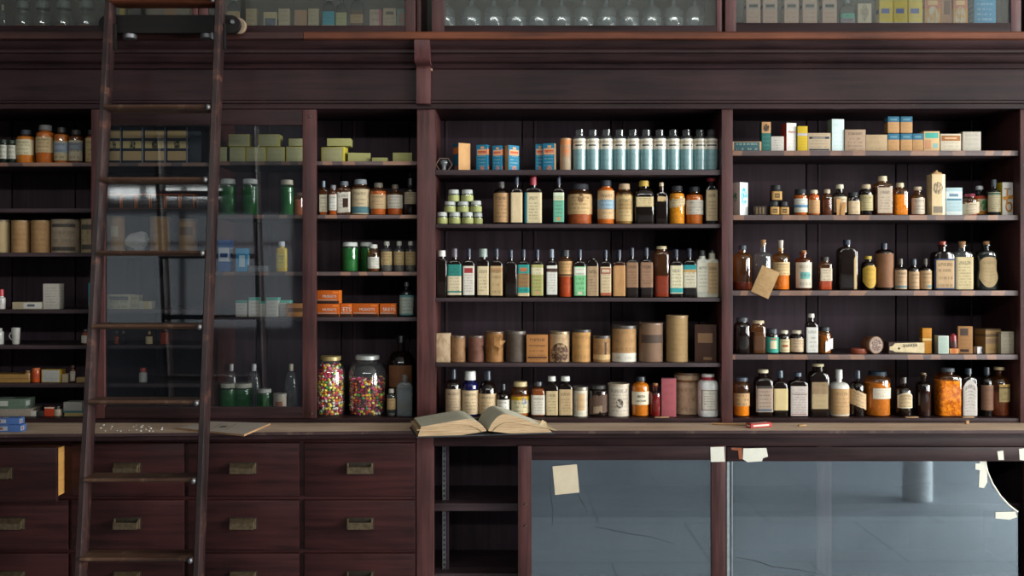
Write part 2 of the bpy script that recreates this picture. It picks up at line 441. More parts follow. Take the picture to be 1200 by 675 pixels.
KINDS = dict(v=vessel, c=can, b=carton)
CATS = dict(v='bottle', c='canister', b='box')
BAYS = ((-90, 243.8), (250.2, 488.8), (510, 845), (858.3, 1193.7))
def row(shelf_py, where, items, group, yf=.035, edge_y=0.0):
    """items: (kind, x0, x1, top, description, options); pixel measures of the photo at the shelf they stand on"""
    zs = Z(shelf_py, edge_y) + .0005
    made = []
    rows_ = sum(ROWS.values(), ())
    for it in items:
        kind, a, b, top, desc, o = it
        y = o.get('yf', yf); base = zs
        if 'base' in o: base = Z(o['base'], y + .02)
        if kind == 'v': yc = y + S(b - a, y) * SHAPES[o.get('s', 'sq')][6] / 2
        elif kind == 'c': yc = y + S(b - a, y) / 2
        else: yc = y + .005
        wa, wb = X(a, yc), X(b, yc)
        for l, r_ in BAYS:                       # keep the thing between the two uprights of its bay
            if X(l) < (wa + wb) / 2 < X(r_):
                if wb - wa < .05 or kind != 'b' or True:
                    if wa < X(l) + .002 and wa > X(l) - .05: wb += X(l) + .002 - wa; wa = X(l) + .002
                    if wb > X(r_) - .002: wa -= wb - X(r_) + .002; wb = X(r_) - .002
        bay = [k for k, (l, r_) in zip('ABCR', BAYS) if X(l) < (wa + wb) / 2 < X(r_)]
        zt = Z(top, yc)
        ab = [p for k in bay for p in ROWS[k] if p < shelf_py - 3]
        if ab: zt = min(zt, Z(max(ab)) - S(6) - .002)
        r = KINDS[kind](it, wa, wb, base, zt, y, o)
        lab = desc if o.get('full') else desc + ', ' + where
        tag(r, lab, o.get('cat', CATS[kind]), o.get('group', group))
        made.append(r)
    return made
# ================================================================ the room (mostly behind the camera; seen in reflections)
def floor_mat():
    k = NT('grey_tiled_floor')
    v = k.coords('Object', (1, 1, 1))
    br = k.n('ShaderNodeTexBrick', {'Vector': v, 'Color1': (.42, .44, .46), 'Color2': (.39, .41, .44), 'Mortar': (.20, .22, .24), 'Scale': 1.0, 'Mortar Size': .006, 'Brick Width': 1.1, 'Row Height': .9}, offset=.5)
    sp = k.ramp(k.noise(k.coords('Object', (2.2, 5, 1)), 2.6, 4, .6), .62, .72)
    c = k.mix(k.math('MULTIPLY', sp, .55), br.outputs[0], (.10, .11, .13))
    c = k.mix(k.math('MULTIPLY', k.noise(v, .8, 3), .5), c, (.27, .29, .32))
    yy = k.n('ShaderNodeSeparateXYZ', {0: v}).outputs[1]
    c = k.mix(k.math('MULTIPLY', k.math('LESS_THAN', yy, -2.87), .42), c, (.10, .11, .13))      # darker boards further back
    c = k.mix(k.math('MULTIPLY', k.math('LESS_THAN', k.math('ABSOLUTE', k.math('ADD', yy, 2.87)), .012), .5), c, (.08, .09, .1))
    return k.end(k.bsdf(c, .6))
RX0, RX1, RY0, RY1, RZ1 = -6.2, 8.0, -8.0, .62, 4.1
structure(boxes('floor', [(RX0, RX1, RY0, RY1, -.1, 0)], floor_mat(), bev=0))
structure(boxes('ceiling', [(RX0, RX1, RY0, RY1, RZ1, RZ1 + .1)], M['plaster'], bev=0))
structure(boxes('wall_back', [(RX0, RX1, .42, .62, 0, RZ1)], M['plaster'], bev=0))
structure(boxes('wall_left', [(RX0 - .2, RX0, RY0, RY1, 0, RZ1)], M['darkwall'], bev=0))
# front wall (y = RY0) and the right wall carry shop windows; the high front strip is added for fill
WINS = [('f', -5.3, -2.6, .9, 2.36), ('f', -4.9, -3.45, 2.46, 2.66), ('f', 5.6, 7.8, .5, 3.6), ('r', -7.6, -.9, .5, 3.6), ('f', -4.0, 5.0, 3.66, 4.02)]
def wall_with(name, side, u0, u1):
    ws = sorted(w[1:] for w in WINS if w[0] == side)
    us = sorted({u0, u1, *[w[0] for w in ws], *[w[1] for w in ws]}); out = []
    for a, b in zip(us, us[1:]):
        zz = 0.0
        for w in sorted((w for w in ws if w[0] <= a and b <= w[1]), key=lambda w: w[2]):
            out.append((a, b, zz, w[2])); zz = w[3]
        out.append((a, b, zz, RZ1))
    bx = [(a, b, RY0 - .2, RY0, z0, z1) if side == 'f' else (RX1, RX1 + .2, a, b, z0, z1) for a, b, z0, z1 in out]
    structure(boxes(name, bx, M['darkwall'] if side == 'f' else M['plaster'], bev=0))
wall_with('wall_front', 'f', RX0, RX1); wall_with('wall_right', 'r', RY0, RY1)
for i, (side, u0, u1, z0, z1) in enumerate(WINS):
    nb = (2, 3, 3, 4, 6)[i]; fr = []
    P_ = (lambda a, b, c, d: (a, b, RY0 - .12, RY0 - .06, c, d)) if side == 'f' else (lambda a, b, c, d: (RX1 + .06, RX1 + .12, a, b, c, d))
    for q in range(nb + 1):
        uu = u0 + (u1 - u0) * q / nb
        fr.append(P_(max(u0, uu - .03), min(u1, uu + .03), z0, z1))
    for zz in ((z0 + .02, z1 - .02) if i in (1, 4) else (z0 + .03, z1 - .03, z0 + (z1 - z0) * .72)): fr.append(P_(u0, u1, zz - .02, zz + .02))
    w = structure(boxes('window_%d' % (i + 1), fr, M['blackwood'], bev=0))
    a = P_(u0, u1, z0, z1)
    boxes('pane', [(a[0], a[1], a[2] + .025, a[2] + .035, a[4], a[5]) if side == 'f' else (a[0] + .025, a[0] + .035, a[2], a[3], a[4], a[5])], M['pane_win'], w, bev=0)
bm = bmesh.new(); loft(bm, [(0, .10, .10, 2), (3.95, .085, .085, 2), (RZ1, .13, .13, 2)], 24, cx=2.87, cy=-3.375)
structure(link('column', bm, plain('#f0f2f2', .7)))

# ================================================================ fitted shelving
SILL = .018
DEP, BK = .30, .335
def back_boards(parent, px0, px1, z0, z1, seams):
    """vertical tongue-and-groove boards with a thin bead beside each joint"""
    a, b = X(px0), X(px1)
    ed = [a] + [X(s, BK) for s in seams if a + .03 < X(s, BK) < b - .03] + [b]
    bm = bmesh.new()
    for p, q in zip(ed, ed[1:]):
        box(bm, p + (.003 if p > a else .001), q - (.003 if q < b else .001), BK + .001, BK + .02, z0, z1, bev=.002)
    for s in seams:
        bx = X(s + 15, BK)
        if a + .02 < bx < b - .02: box(bm, bx - .005, bx + .005, BK - .003, BK + .002, z0, z1, bev=.002)
    link('back_panel', bm, M['backboard'], parent)
def shelf(parent, px0, px1, py, th_px=5, worn=False, y0=0.0, y1=None):
    y1 = BK - .006 if y1 is None else y1
    bm = bmesh.new(); zt = Z(py)
    fs = box(bm, X(px0), X(px1), y0, y1, zt - S(th_px), zt, bev=.0015, mi=0)
    for f in bm.faces:
        f.normal_update()
        if worn and f.normal.y < -.5: f.material_index = 1
    return link('shelf', bm, [M['shelfwood'], M['shelfedge']], parent)
ZT, ZB = Z(127.5), Z(490)                  # opening top and the shelf-case floor
ROWS = dict(C=(199, 262.5, 349, 425.5), R=(176.5, 252, 340.5, 415.5), B=(188.5, 251.5, 318.5, 372), A=(190, 244, 296, 363, 405, 450))

centre = empty('shelving_unit', (0, 0, ZB - SILL))
def up(px0, px1, z0, z1, y0=-.012, y1=BK): return (X(px0), X(px1), y0, y1, z0, z1)
def off(o, p):                                # parent with the mesh kept where it is
    o.parent = p; o.location = -Vector(p.location)
    return o
def under(p):                                 # re-seat every child mesh built in room coordinates
    for c in p.children:
        c.location = -Vector(p.location)
    return p
boxes('upright', [up(489, 510, ZB - SILL, ZT + .03)], M['mahog_z'], centre)
boxes('upright', [up(845, 858, ZB - SILL, ZT + .03)], M['mahog_z'], centre)
back_boards(centre, 489, 851.5, ZB - SILL, ZT + .05, (508, 612, 716, 819))
for i, p in enumerate(ROWS['C']): shelf(centre, 510, 845, p, 6 if i == 0 else 4.5)
boxes('case_floor', [(X(510), X(845), -.005, BK, ZB - SILL, ZB)], M['mahog_x'], centre)
boxes('case_top', [(X(510), X(845), 0, BK, ZT, ZT + .03)], M['mahog_x'], centre)
under(centre)
tag(centre, 'wide dark wooden shelving unit between two reddish uprights, full of bottles and tins', 'shelving')

right = empty('shelving_unit', (X(1025), 0, ZB - SILL))
boxes('upright', [up(1194, 1216, ZB - SILL, ZT + .03)], M['mahog_z'], right)
back_boards(right, 851.6, 1216, ZB - SILL, ZT + .05, (842, 945, 1050, 1139))
for p in ROWS['R']: shelf(right, 858.3, 1193.7, p, 6, worn=True)
boxes('case_floor', [(X(858.3), X(1193.7), -.005, BK, ZB - SILL, ZB)], M['mahog_x'], right)
boxes('case_top', [(X(858.3), X(1193.7), 0, BK, ZT, ZT + .03)], M['mahog_x'], right)
under(right)
tag(right, 'dark wooden shelving unit whose shelf edges are patchy and worn, at right end', 'shelving')

left = empty('shelving_unit', (X(200), 0, ZB - SILL))
boxes('upright', [up(-110, -90, ZB - SILL, ZT + .03)], M['mahog_z'], left)
boxes('partition', [(X(244), X(250), .012, BK, ZB - SILL, ZT + .03)], M['mahog_z'], left)
back_boards(left, -110, 488.9, ZB - SILL, ZT + .05, (-74, 14, 88, 183, 300, 400, 480))
for i, p in enumerate(ROWS['A']): shelf(left, -90, 243.8, p, 4.5, worn=(i == 0), y0=.015)
for i, p in enumerate(ROWS['B']): shelf(left, 250.2, 488.8, p, 4.5, worn=(i < 3), y0=.015)
boxes('case_floor', [(X(-90), X(488.8), -.005, BK, ZB - SILL, ZB)], M['mahog_x'], left)
boxes('case_top', [(X(-90), X(488.8), 0, BK, ZT, ZT + .03)], M['mahog_x'], left)
# the sliding glazed door
yd = -.012
dz0, dz1 = ZB + .002, Z(127.3, -.03) - .002
dl, dr_, gl0, gl1, gt, gb = X(108, yd), X(371, yd), X(124, yd), X(355, yd), Z(147, yd), Z(476.5, yd)
door = empty('sliding_door'); door.parent = left
for xa, xb in ((dl, gl0), (gl1, dr_)): boxes('stile', [(xa, xb, yd - .012, yd + .012, dz0, dz1)], M['mahog_z'], door, bev=.003)
for za, zb_ in ((gt, dz1), (dz0, gb)): boxes('rail', [(gl0, gl1, yd - .0115, yd + .0115, za, zb_)], M['mahog_x'], door, bev=.002)
boxes('glass_pane', [(gl0 - .004, gl1 + .004, yd - .002, yd + .002, gb - .004, gt + .004)], M['pane_door'], door, bev=0)
for (px, py) in ((364.5, 137), (366, 484)):
    bm = bmesh.new(); bmesh.ops.create_cone(bm, cap_ends=True, segments=12, radius1=.006, radius2=.004, depth=.006, matrix=Matrix.Translation((X(px, yd), yd - .013, Z(py, yd))) @ Matrix.Rotation(PI / 2, 4, 'X'))
    link('screw', bm, M['brass'], door)
under(left)
tag(left, 'dark wooden shelving unit behind the ladder, half covered by a sliding glazed door', 'shelving')

# ---------------------------------------------------------------- cornice between lower shelving and upper cabinets
XA, XB = X(-110), X(1216)
def sweep(name, prof, x0, x1, m, parent, rev=False):
    bm = bmesh.new()
    A = [bm.verts.new((x0, y, z)) for y, z in prof]; B = [bm.verts.new((x1, y, z)) for y, z in prof]
    n = len(prof)
    for i in range(n):
        j = (i + 1) % n
        bm.faces.new((A[i], A[j], B[j], B[i]))
    bm.faces.new(A[::-1]); bm.faces.new(B)
    return link(name, bm, m, parent)
corn = empty('cabinet_cornice', (0, 0, ZT))
def pz(lst): return [(y, Z(p, y)) for p, y in lst]
lp_ = pz([(37, -.15), (38.2, -.155), (45, -.155), (46.2, -.15)]) + [(.30, Z(46.2, -.15)), (.30, Z(37, -.15))]
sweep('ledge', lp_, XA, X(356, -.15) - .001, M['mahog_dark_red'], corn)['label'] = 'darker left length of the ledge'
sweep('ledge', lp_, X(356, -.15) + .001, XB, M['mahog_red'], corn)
bt = Z(46.2, -.15) - .0005
crown = [(-.04, bt), (-.135, bt)] + pz([(50, -.132), (54, -.122), (57, -.112)]) + pz([(58.5, -.118), (61.5, -.118), (62.5, -.105), (66, -.108), (70, -.102), (73, -.09), (74.5, -.06), (77, -.055), (80, -.05)]) + [(-.04, Z(80, -.05))]
sweep('crown_moulding', crown, XA, XB, M['mahog_x'], corn)
sweep('frieze', [(-.03, bt), (-.03, Z(117, -.03)), (-.0135, Z(117, -.03)), (-.0135, bt)], XA, XB, M['mahog_x'], corn)
rl = pz([(117.2, -.036), (118, -.044), (120.5, -.044), (121.5, -.034), (122, -.03), (127.3, -.03)])
sweep('lower_rail', rl + [(-.0135, Z(127.3, -.03)), (-.0135, Z(117.2, -.036))], XA, XB, M['mahog_x'], corn)
boxes('carcass', [(XA, XB, 0, BK, ZT + .055, bt)], M['mahog_x'], corn)
bkt = pz([(46.5, -.152), (50, -.152), (66, -.148), (71, -.138), (74, -.12)])
bb = sweep('bracket', bkt + [(-.05, bkt[-1][1]), (-.05, bkt[0][1])], X(486, -.13), X(504, -.13), M['mahog_z'], corn)
boxes('bracket', [(X(488, -.05), X(504.5, -.05), -.062, -.028, Z(122, -.05), Z(74.2, -.05))], M['mahog_z'], corn)
boxes('splinter', [(X(504.8, -.04), X(506.5, -.04), -.05, -.03, Z(83, -.04), Z(73, -.04))], plain('#a58a6c', .8), corn, bev=.001)
under(corn)
tag(corn, 'long dark moulded cornice with a worn red-brown ledge above the open shelves', 'cornice')['kind'] = 'thing'

# ---------------------------------------------------------------- upper glazed cabinets (their feet are in the picture)
ULZ = Z(37, -.15)
UTOP = ULZ + .74
def upper(px0, px1, doors, label, back):
    e = empty('wall_cabinet', (X((px0 + px1) / 2), 0, ULZ))
    boxes('back_panel', [(X(px0), X(px1), .28, .30, ULZ, UTOP)], back, e)
    boxes('side_panel', [(X(px0), X(px0) + .018, -.03, .28, ULZ, UTOP)], M['mahog_z'], e)
    boxes('side_panel', [(X(px1) - .018, X(px1), -.03, .28, ULZ, UTOP)], M['mahog_z'], e)
    boxes('floor_board', [(X(px0) + .018, X(px1) - .018, -.03, .28, ULZ, ULZ + .018)], M['mahog_x'], e)
    boxes('top_board', [(X(px0), X(px1), -.05, .30, UTOP, UTOP + .03)], M['mahog_x'], e)
    y = -.055
    for (d0, d1, g0, g1) in doors:
        zb, zt = ULZ + .002, UTOP - .004; zg = Z(27.5 if px0 > 800 else 30.5, y)
        d = empty('glazed_door'); d.parent = e
        for xa, xb in ((d0, g0), (g1, d1)): boxes('stile', [(X(xa, y), X(xb, y), y - .012, y + .012, zb, zt)], M['mahog_z'], d, bev=.003)
        for za, zb_ in ((zb, zg), (zt - .06, zt)): boxes('rail', [(X(g0, y), X(g1, y), y - .0115, y + .0115, za, zb_)], M['mahog_x'], d, bev=.002)
        boxes('glass_pane', [(X(g0, y) - .003, X(g1, y) + .003, y - .002, y + .002, zg - .003, zt - .055)], M['pane_up'], d, bev=0)
    under(e); tag(e, label, 'cabinet')
GB = simple('grey_lined_cabinet_back', '#5c5a55', .85, 0, .15, 6)
upper(-110, 487, [(-108, 233, -90, 226), (234, 487, 244, 475)], 'glazed wall cabinet above the ladder, with small bottles and boxes inside', GB)
upper(489, 846, [(506, 845, 521, 839)], 'glazed wall cabinet holding a row of large clear flasks', GB)
upper(848, 1216, [(849, 1195, 862, 1183)], 'glazed wall cabinet holding pale pink, yellow and blue cartons', GB)

# ---------------------------------------------------------------- worktop and base cabinets
YB = -.16
CT = ZB - SILL - .001
bm = bmesh.new()
xs = [XA, X(488), XB]; fr_ = [-.33, -.215, -.20]
def slab(z0, z1, add, mi):
    v = [bm.verts.new((x, f - add, z)) for z in (z0, z1) for x, f in zip(xs, fr_)] 
    w = [bm.verts.new((x, BK, z)) for z in (z0, z1) for x in xs]
    for i in range(2):
        for q in (bm.faces.new((v[i], v[i + 1], v[i + 4], v[i + 3])), bm.faces.new((w[i + 1], w[i], w[i + 3], w[i + 4])), bm.faces.new((v[i + 1], v[i], w[i], w[i + 1]))): q.material_index = 1
        bm.faces.new((v[i + 3], v[i + 4], w[i + 4], w[i + 3])).material_index = mi
    for q in (bm.faces.new((v[0], v[3], w[3], w[0])), bm.faces.new((v[5], v[2], w[2], w[5]))): q.material_index = 1
slab(CT - .012, CT, 0, 0); 
wt = link('worktop', bm, [M['countertop'], M['counterwood']], smooth=False)
bm = bmesh.new(); slab(CT - .030, CT - .013, -.016, 1); o = link('edge_moulding', bm, [M['mahog_x'], M['mahog_x']], wt, smooth=False)
tag(wt, 'long dusty worn wooden worktop running under all the shelving', 'worktop')
UZ = CT - .031                                # underside of the worktop
drawers = empty('drawer_cabinet', (X(200, YB), YB, 0))
x0, x1 = X(-60, YB), X(488, YB)
boxes('carcass', [(x0, x1, YB + .004, BK, .08, UZ), (x0, x1, YB + .05, BK, 0, .08)], M['mahog_drawer'], drawers)
DARKBR = simple('slot_shade_brass_plate', '#352c22', .5, .5, .4, 60)  # dark tone paints the shade inside the open pull slots
DR = [(519, 582), (586, 644.5), (648.5, 707), (711, 765)]
DC = [(-52, 79.5), (83, 215.5), (219.5, 350.5), (356, 486)]
for ci, (a, b) in enumerate(DC):
    for ri, (t, bo) in enumerate(DR):
        y = YB - .012; pull = .10 if (ci, ri) == (0, 0) else 0
        xa, xb, za, zb = X(a, y), X(b, y), Z(bo, y), min(Z(t, y), UZ - .004)
        bm = bmesh.new()
        box(bm, xa, xb, y, y + .016, za, zb)
        f = [f for f in bm.faces if f.normal.y < -.5 or abs(f.calc_center_median().y - y) < 1e-5]
        bmesh.ops.bevel(bm, geom=[e for e in f[0].edges], offset=.008, segments=2, profile=.5, affect='EDGES')
        mats = [M['mahog_drawer'], M['palewood']]
        if pull: box(bm, xa + .02, xb - .02, y + .016, y + .40, za + .012, zb - .014, mi=1)
        d = link('drawer', bm, mats, drawers); 
        cx, cz = (xa + xb) / 2, (za + zb) / 2 + .006
        if ci == 3: cx += S(1, y)
        hb = bmesh.new(); w, h = .055, .024
        box(hb, cx - w, cx + w, y - .003, y, cz - h, cz + h, bev=.001, mi=1)
        # hood: a bin pull, deepest at the top, open below
        P = [(-.003, .020), (-.026, .009), (-.030, .004), (-.030, -.017)]
        L = w - .009
        q = [[hb.verts.new((cx + sx * L, y + py, cz + pz_)) for py, pz_ in P] for sx in (-1, 1)]
        for i in range(1 if (ci == 3 or (ci, ri) == (1, 1)) else 0, 3): hb.faces.new((q[0][i], q[0][i + 1], q[1][i + 1], q[1][i]))
        for s_ in (0, 1):
            k = hb.verts.new((cx + (-1, 1)[s_] * L, y - .003, cz - .016)); hb.faces.new(q[s_] + [k])
        for sx in (-1, 1): box(hb, cx + sx * (w - .007) - .003, cx + sx * (w - .007) + .003, y - .008, y, cz - .02, cz + .02, bev=.001)
        hd = link('handle', hb, [M['brass'], DARKBR], d)
        if pull:
            for ob in (d,): ob['label'] = 'pulled-out drawer with pale bare wooden side'
            for me in (d.data, hd.data):
                for v in me.vertices: v.co.y -= pull
under(drawers)
for d in drawers.children:
    for c in d.children: c.location = (0, 0, 0)
tag(drawers, 'dark red-brown cabinet of drawers with tarnished bin pulls behind the ladder foot', 'cabinet')

disp = empty('display_cabinet', (X(850, YB), YB, 0))
xl, xr = X(488.3, YB), X(1216, YB)
zi = Z(523, YB)
boxes('post', [(xl, X(508, YB), YB, YB + .05, 0, UZ)], M['mahog_z'], disp)
boxes('post', [(X(1204, YB), xr, YB, YB + .05, 0, UZ)], M['mahog_z'], disp)
boxes('top_rail', [(X(508, YB), X(1204, YB), YB, YB + .036, zi, UZ)], M['mahog_x'], disp)
boxes('plinth', [(X(508, YB), X(1204, YB), YB + .01, YB + .05, 0, .10)], M['mahog_x'], disp)
boxes('back_panel', [(xl, xr, .26, .28, 0, UZ)], M['backboard'], disp)
boxes('cabinet_floor', [(xl, xr, YB + .05, .26, .08, .10)], M['shelfwood'], disp)
boxes('side_panel', [(xl, xl + .02, YB + .05, .26, .1, UZ)], M['backboard'], disp)
boxes('side_panel', [(xr - .02, xr, YB + .05, .26, .1, UZ)], M['backboard'], disp)
ys = YB + .065
zs1 = Z(590, ys)
boxes('shelf', [(xl + .02, xr - .02, ys, .255, zs1 - S(9, ys), zs1)], M['shelfwood'], disp)
zs2 = Z(672, ys)
boxes('shelf', [(xl + .02, xr - .02, ys, .255, zs2 - S(9, ys), zs2)], M['shelfwood'], disp)
yk = YB + .12
bm = bmesh.new()
zz = .12
while zz < UZ - .03:
    box(bm, X(518.5, yk), X(522.5, yk), yk, yk + .003, zz, zz + .011); box(bm, X(518.5, yk), X(519.7, yk), yk, yk + .003, zz + .011, zz + .02); box(bm, X(521.3, yk), X(522.5, yk), yk, yk + .003, zz + .011, zz + .02)
    zz += .02
link('shelf_standard', bm, M['iron'], disp, smooth=False)
bx = (X(523, yk), X(526, yk), yk, yk + .02, .1, UZ - .01)
boxes('shelf_standard_batten', [bx], M['backboard'], disp)
# two sliding glazed doors
def sdoor(y, zt, zb, d0, d1, g0, g1, gz, m=M['mahog_z']):
    d = empty('sliding_door'); d.parent = disp
    for xa, xb in ((d0, g0), (g1, d1)): boxes('stile', [(X(xa, y), X(xb, y), y - .011, y + .011, zb, zt)], m, d, bev=.002)
    for za, zb_ in ((gz, zt), (zb, zb + .05)): boxes('rail', [(X(g0, y), X(g1, y), y - .0105, y + .0105, za, zb_)], M['mahog_x'], d, bev=.002)
    return d
y1 = YB - .008; y2 = YB + .013
zt1 = Z(522, y1)
d1 = sdoor(y1 - .004, zt1, .102, 607, 850, 623, 833, Z(538.5, y1))
y1 -= .004
boxes('glass_pane', [(X(622, y1), X(834, y1), y1 - .002, y1 + .002, .148, Z(537.5, y1))], M['pane_low'], d1, bev=0)
for (px, py) in ((616, 590), (616, 615)):
    bm = bmesh.new(); bmesh.ops.create_cone(bm, cap_ends=True, segments=10, radius1=.005, radius2=.003, depth=.006, matrix=Matrix.Translation((X(px, y1), y1 - .013, Z(py, y1))) @ Matrix.Rotation(PI / 2, 4, 'X'))
    link('screw', bm, M['brass'], d1)
# right-hand door: broken sheet of glass, an older door's stile shows through it
yr = YB + .022
d2 = boxes('inner_stile', [(X(957, yr), X(974, yr), yr - .009, yr + .009, .102, zi - .002)], wood('faded_pinkish_wood', '#7a5a5c', '#a07c80', 'z'), disp, bev=.002)
d2['label'] = 'faded upright seen through the glass'
yg = YB - .004
boxes('top_rail', [(X(851, yg), X(1204, yg), yg - .012, yg - .001, Z(540, yg), Z(523.4, yg))], M['mahog_x'], disp)
yg += .003
out = [(851.5, 772), (851.5, 539.5), (1154, 539.5), (1157, 553), (1163, 567), (1172, 581), (1182, 592), (1192.5, 600), (1193, 772)]
bm = bmesh.new()
A = [bm.verts.new((X(p, yg), yg - .002, max(.1, Z(q, yg)))) for p, q in out]; B = [bm.verts.new((X(p, yg), yg + .002, max(.1, Z(q, yg)))) for p, q in out]
bm.faces.new(A); bm.faces.new(B[::-1])
for i in range(len(A)): bm.faces.new((A[i], B[i], B[(i + 1) % len(A)], A[(i + 1) % len(A)]))
link('glass_pane', bm, M['pane_low'], disp, smooth=False)
bm = bmesh.new()
for (p, q) in zip(out[2:7], out[3:8]):
    rods(bm, (X(p[0], yg), yg, Z(p[1], yg)), (X(q[0], yg), yg, Z(q[1], yg)), .0042, 8)
link('taped_edge', bm, M['tape'], disp)
boxes('track_strip', [(X(851, yg), X(854, yg), yg - .012, yg - .004, .1, Z(540.5, yg)), (X(857, yg), X(858.2, yg), yg - .006, yg - .003, .1, Z(540.5, yg))], plain('#8c9396', .4), disp, bev=.0005)
for k_, (pl, yy_, par) in enumerate((([(676, 577), (681, 586), (686, 595), (688, 600)], y1, d1), ([(696, 617.5), (712, 620), (735, 625), (762, 629), (790, 637.5)], y1, d1), ([(644, 551), (645, 575), (648, 600), (647, 616)], y1, d1), ([(862, 653), (885, 657), (905, 664), (938, 668), (962, 673)], yg, disp))):
    bm = bmesh.new()
    for (p, q), r_ in zip(zip(pl, pl[1:]), (.0009, .0016, .0012, .0008)): rods(bm, (X(p[0], yy_), yy_ - .0016, Z(p[1], yy_)), (X(q[0], yy_), yy_ - .0016, Z(q[1], yy_)), r_, 6)
    link('glass_crack', bm, plain('#1d2126', .5), par)
under(disp)
for d in disp.children:
    for c in d.children: c.location = (0, 0, 0)
tag(disp, 'base display cabinet with sliding glass doors, one cracked and taped', 'cabinet')

# paper and tape stuck on the display cabinet
def sheet(name, pts, y, m, label, cat, group=None, th=.0008, shared=False):
    bm = bmesh.new(); cx = sum(p[0] for p in pts) / len(pts); cy = max(p[1] for p in pts)
    A = [bm.verts.new((X(p, y) - X(cx, y), -th, Z(q, y) - Z(cy, y))) for p, q in pts]
    B = [bm.verts.new((v.co.x, 0, v.co.z)) for v in A]
    bm.faces.new(A); bm.faces.new(B[::-1])
    for i in range(len(A)): bm.faces.new((A[i], B[i], B[(i + 1) % len(A)], A[(i + 1) % len(A)]))
    o = link(name, bm, m, smooth=False); o.location = (X(cx, y), y, Z(cy, y))
    return tag(o, label, cat, group, shared=shared)
yn = y1 - .0022
sheet('paper_note', [(647.5, 546.5), (676, 544), (679, 577), (650.5, 580)], yn, M['note'], 'yellowed blank paper note stuck on the left display glass', 'note')
yt = y1 - .0115; yt2 = YB - .0165
TG = 'bits of masking tape on the display cabinet'
sheet('masking_tape', [(832.5, 524), (848.5, 523.5), (849.5, 541), (833, 541.2)], yt, M['tape'], 'square of white tape on top corner of the left sliding door', 'tape', TG)
sheet('masking_tape', [(871, 525.5), (898, 525), (900, 535), (894, 537), (893, 540.5), (876, 541.5), (870.5, 538)], yt2, M['tape'], 'torn wide strip of white tape just right of the door meeting', 'tape', TG)
sheet('masking_tape', [(1168.5, 529), (1175.5, 528), (1176.5, 539), (1170, 539)], yt2, M['tape'], 'small white tape tab on the rail above the broken glass corner', 'tape', TG)
sheet('masking_tape', [(1194, 526), (1203, 525), (1203, 540), (1195, 539)], yt2, M['tape'], 'white tape piece on the rail at far end of the display cabinet', 'tape', TG)
yq = yg - .0025
sheet('masking_tape', [(1143, 543), (1148, 543), (1148, 540.5), (1156, 540.5), (1157, 565), (1153, 572), (1147, 571), (1148, 551), (1143, 550)], yq, M['tape'], 'tall strip of white tape at top of the curved glass break', 'tape', TG)
sheet('masking_tape', [(1166.5, 600), (1190, 599.5), (1192, 606), (1183, 609), (1166.5, 607.5)], yq, M['tape'], 'flat strip of white tape at bottom of the curved glass break', 'tape', TG)
sheet('paper_scrap', [(857, 524.5), (869.5, 525), (870, 538), (866, 538), (865, 528), (857, 527)], yt2, plain('#8a4a2a', .8), 'torn brown paper scrap beside wide tape on the display rail', 'paper', 'brown paper scraps')
# ================================================================ everything on the shelves
P = paper
J = 'jar'
def amb(**k): return dict(g='amb', **k)
# ---- centre unit, top shelf
W1 = "on centre unit's top shelf"
AW = dict(rows=7, stain=.3)
sidebl = P('#1b5f7c', rows=0, title=False, bands=((.62, .86, '#c4703a'), (.05, .2, '#b85a2c', .3, .7)), stain=.1)
frbl = P('#1f7898', ink='#cfd9d0', rows=8, text=.5, title=False, bands=((.60, .82, '#e0a070', .1, .95), (.66, .76, '#c2542e', .15, .9), (.84, .93, '#d99a66', .4, .7)), emblem=(.55, .09, .2, '#dd7a4c', 2.2), stain=.1)
tanside = P('#c99a66', rows=0, title=False, stain=.25)
G = 'blue and orange cartons on the top shelf'
row(199, W1, [
 ('b', 530, 551, 167.5, 'blue carton turned tan side out, leftmost of the blue ones', dict(m=tanside, side=sidebl, rz=.50, d=.055)),
 ('b', 558, 574, 169.5, 'blue carton with orange panel, next after the tan-sided one', dict(m=frbl, side=sidebl, top=sidebl, rz=-.30, d=.035)),
 ('b', 577, 590, 170.5, 'narrow blue carton with orange panel, just left of tan-and-blue pair', dict(m=frbl, side=sidebl, rz=-.28, d=.03)),
 ('b', 591.5, 608.5, 170, 'blue carton showing brown side at left, right of narrow blue', dict(m=frbl, side=tanside, top=sidebl, rz=.6, d=.028)),
 ('b', 627.5, 637, 169, 'blue carton half behind its twin, past the empty gap', dict(m=frbl, side=sidebl, d=.04, yf=.06)),
 ('b', 636, 652.5, 168, 'blue carton with tan right edge beside the pale canister', dict(m=frbl, side=tanside, top=sidebl, rz=-.22, d=.04)),
], G)
row(199, W1, [('c', 656, 669.5, 162.5, 'slim grey-tan canister with orange top and orange mark', dict(m=P('#a8937c', rows=0, title=False, bands=((.82, 1, '#c58150'),), emblem=(.5, .62, .3, '#c47a4a', 1.6), stain=.5), lid='#b98a62', lh=.06))], 'canisters on the top shelf')
teal = P('#7fa3a6', ink='#3d5a60', rows=5, text=.35, title=False, bands=((.66, 1, '#d9d2c2'), (.86, .93, '#b9a98c'), (.76, .81, '#4a4640', .15, .85)), stain=.12, rough=.14)
ORD = ['first', 'second', 'third', 'fourth', 'fifth', 'sixth', 'seventh', 'eighth', 'ninth', 'tenth', 'last']
row(199, W1, [('v', 671.6 + 15.65 * i, 687 + 15.65 * i, 151.5, '%s clear bottle from left in the row with teal-and-white labels' % ORD[i],
     dict(s='rd', g='clr', bt=.78, nz=.84, nr=.62, cz=.97, cr=.5, cap=None, lab=(.03, .76, teal, .995), name='clear_bottle', fill=(.70, '#5d7c80'))) for i in range(11)], 'clear bottles with teal labels')
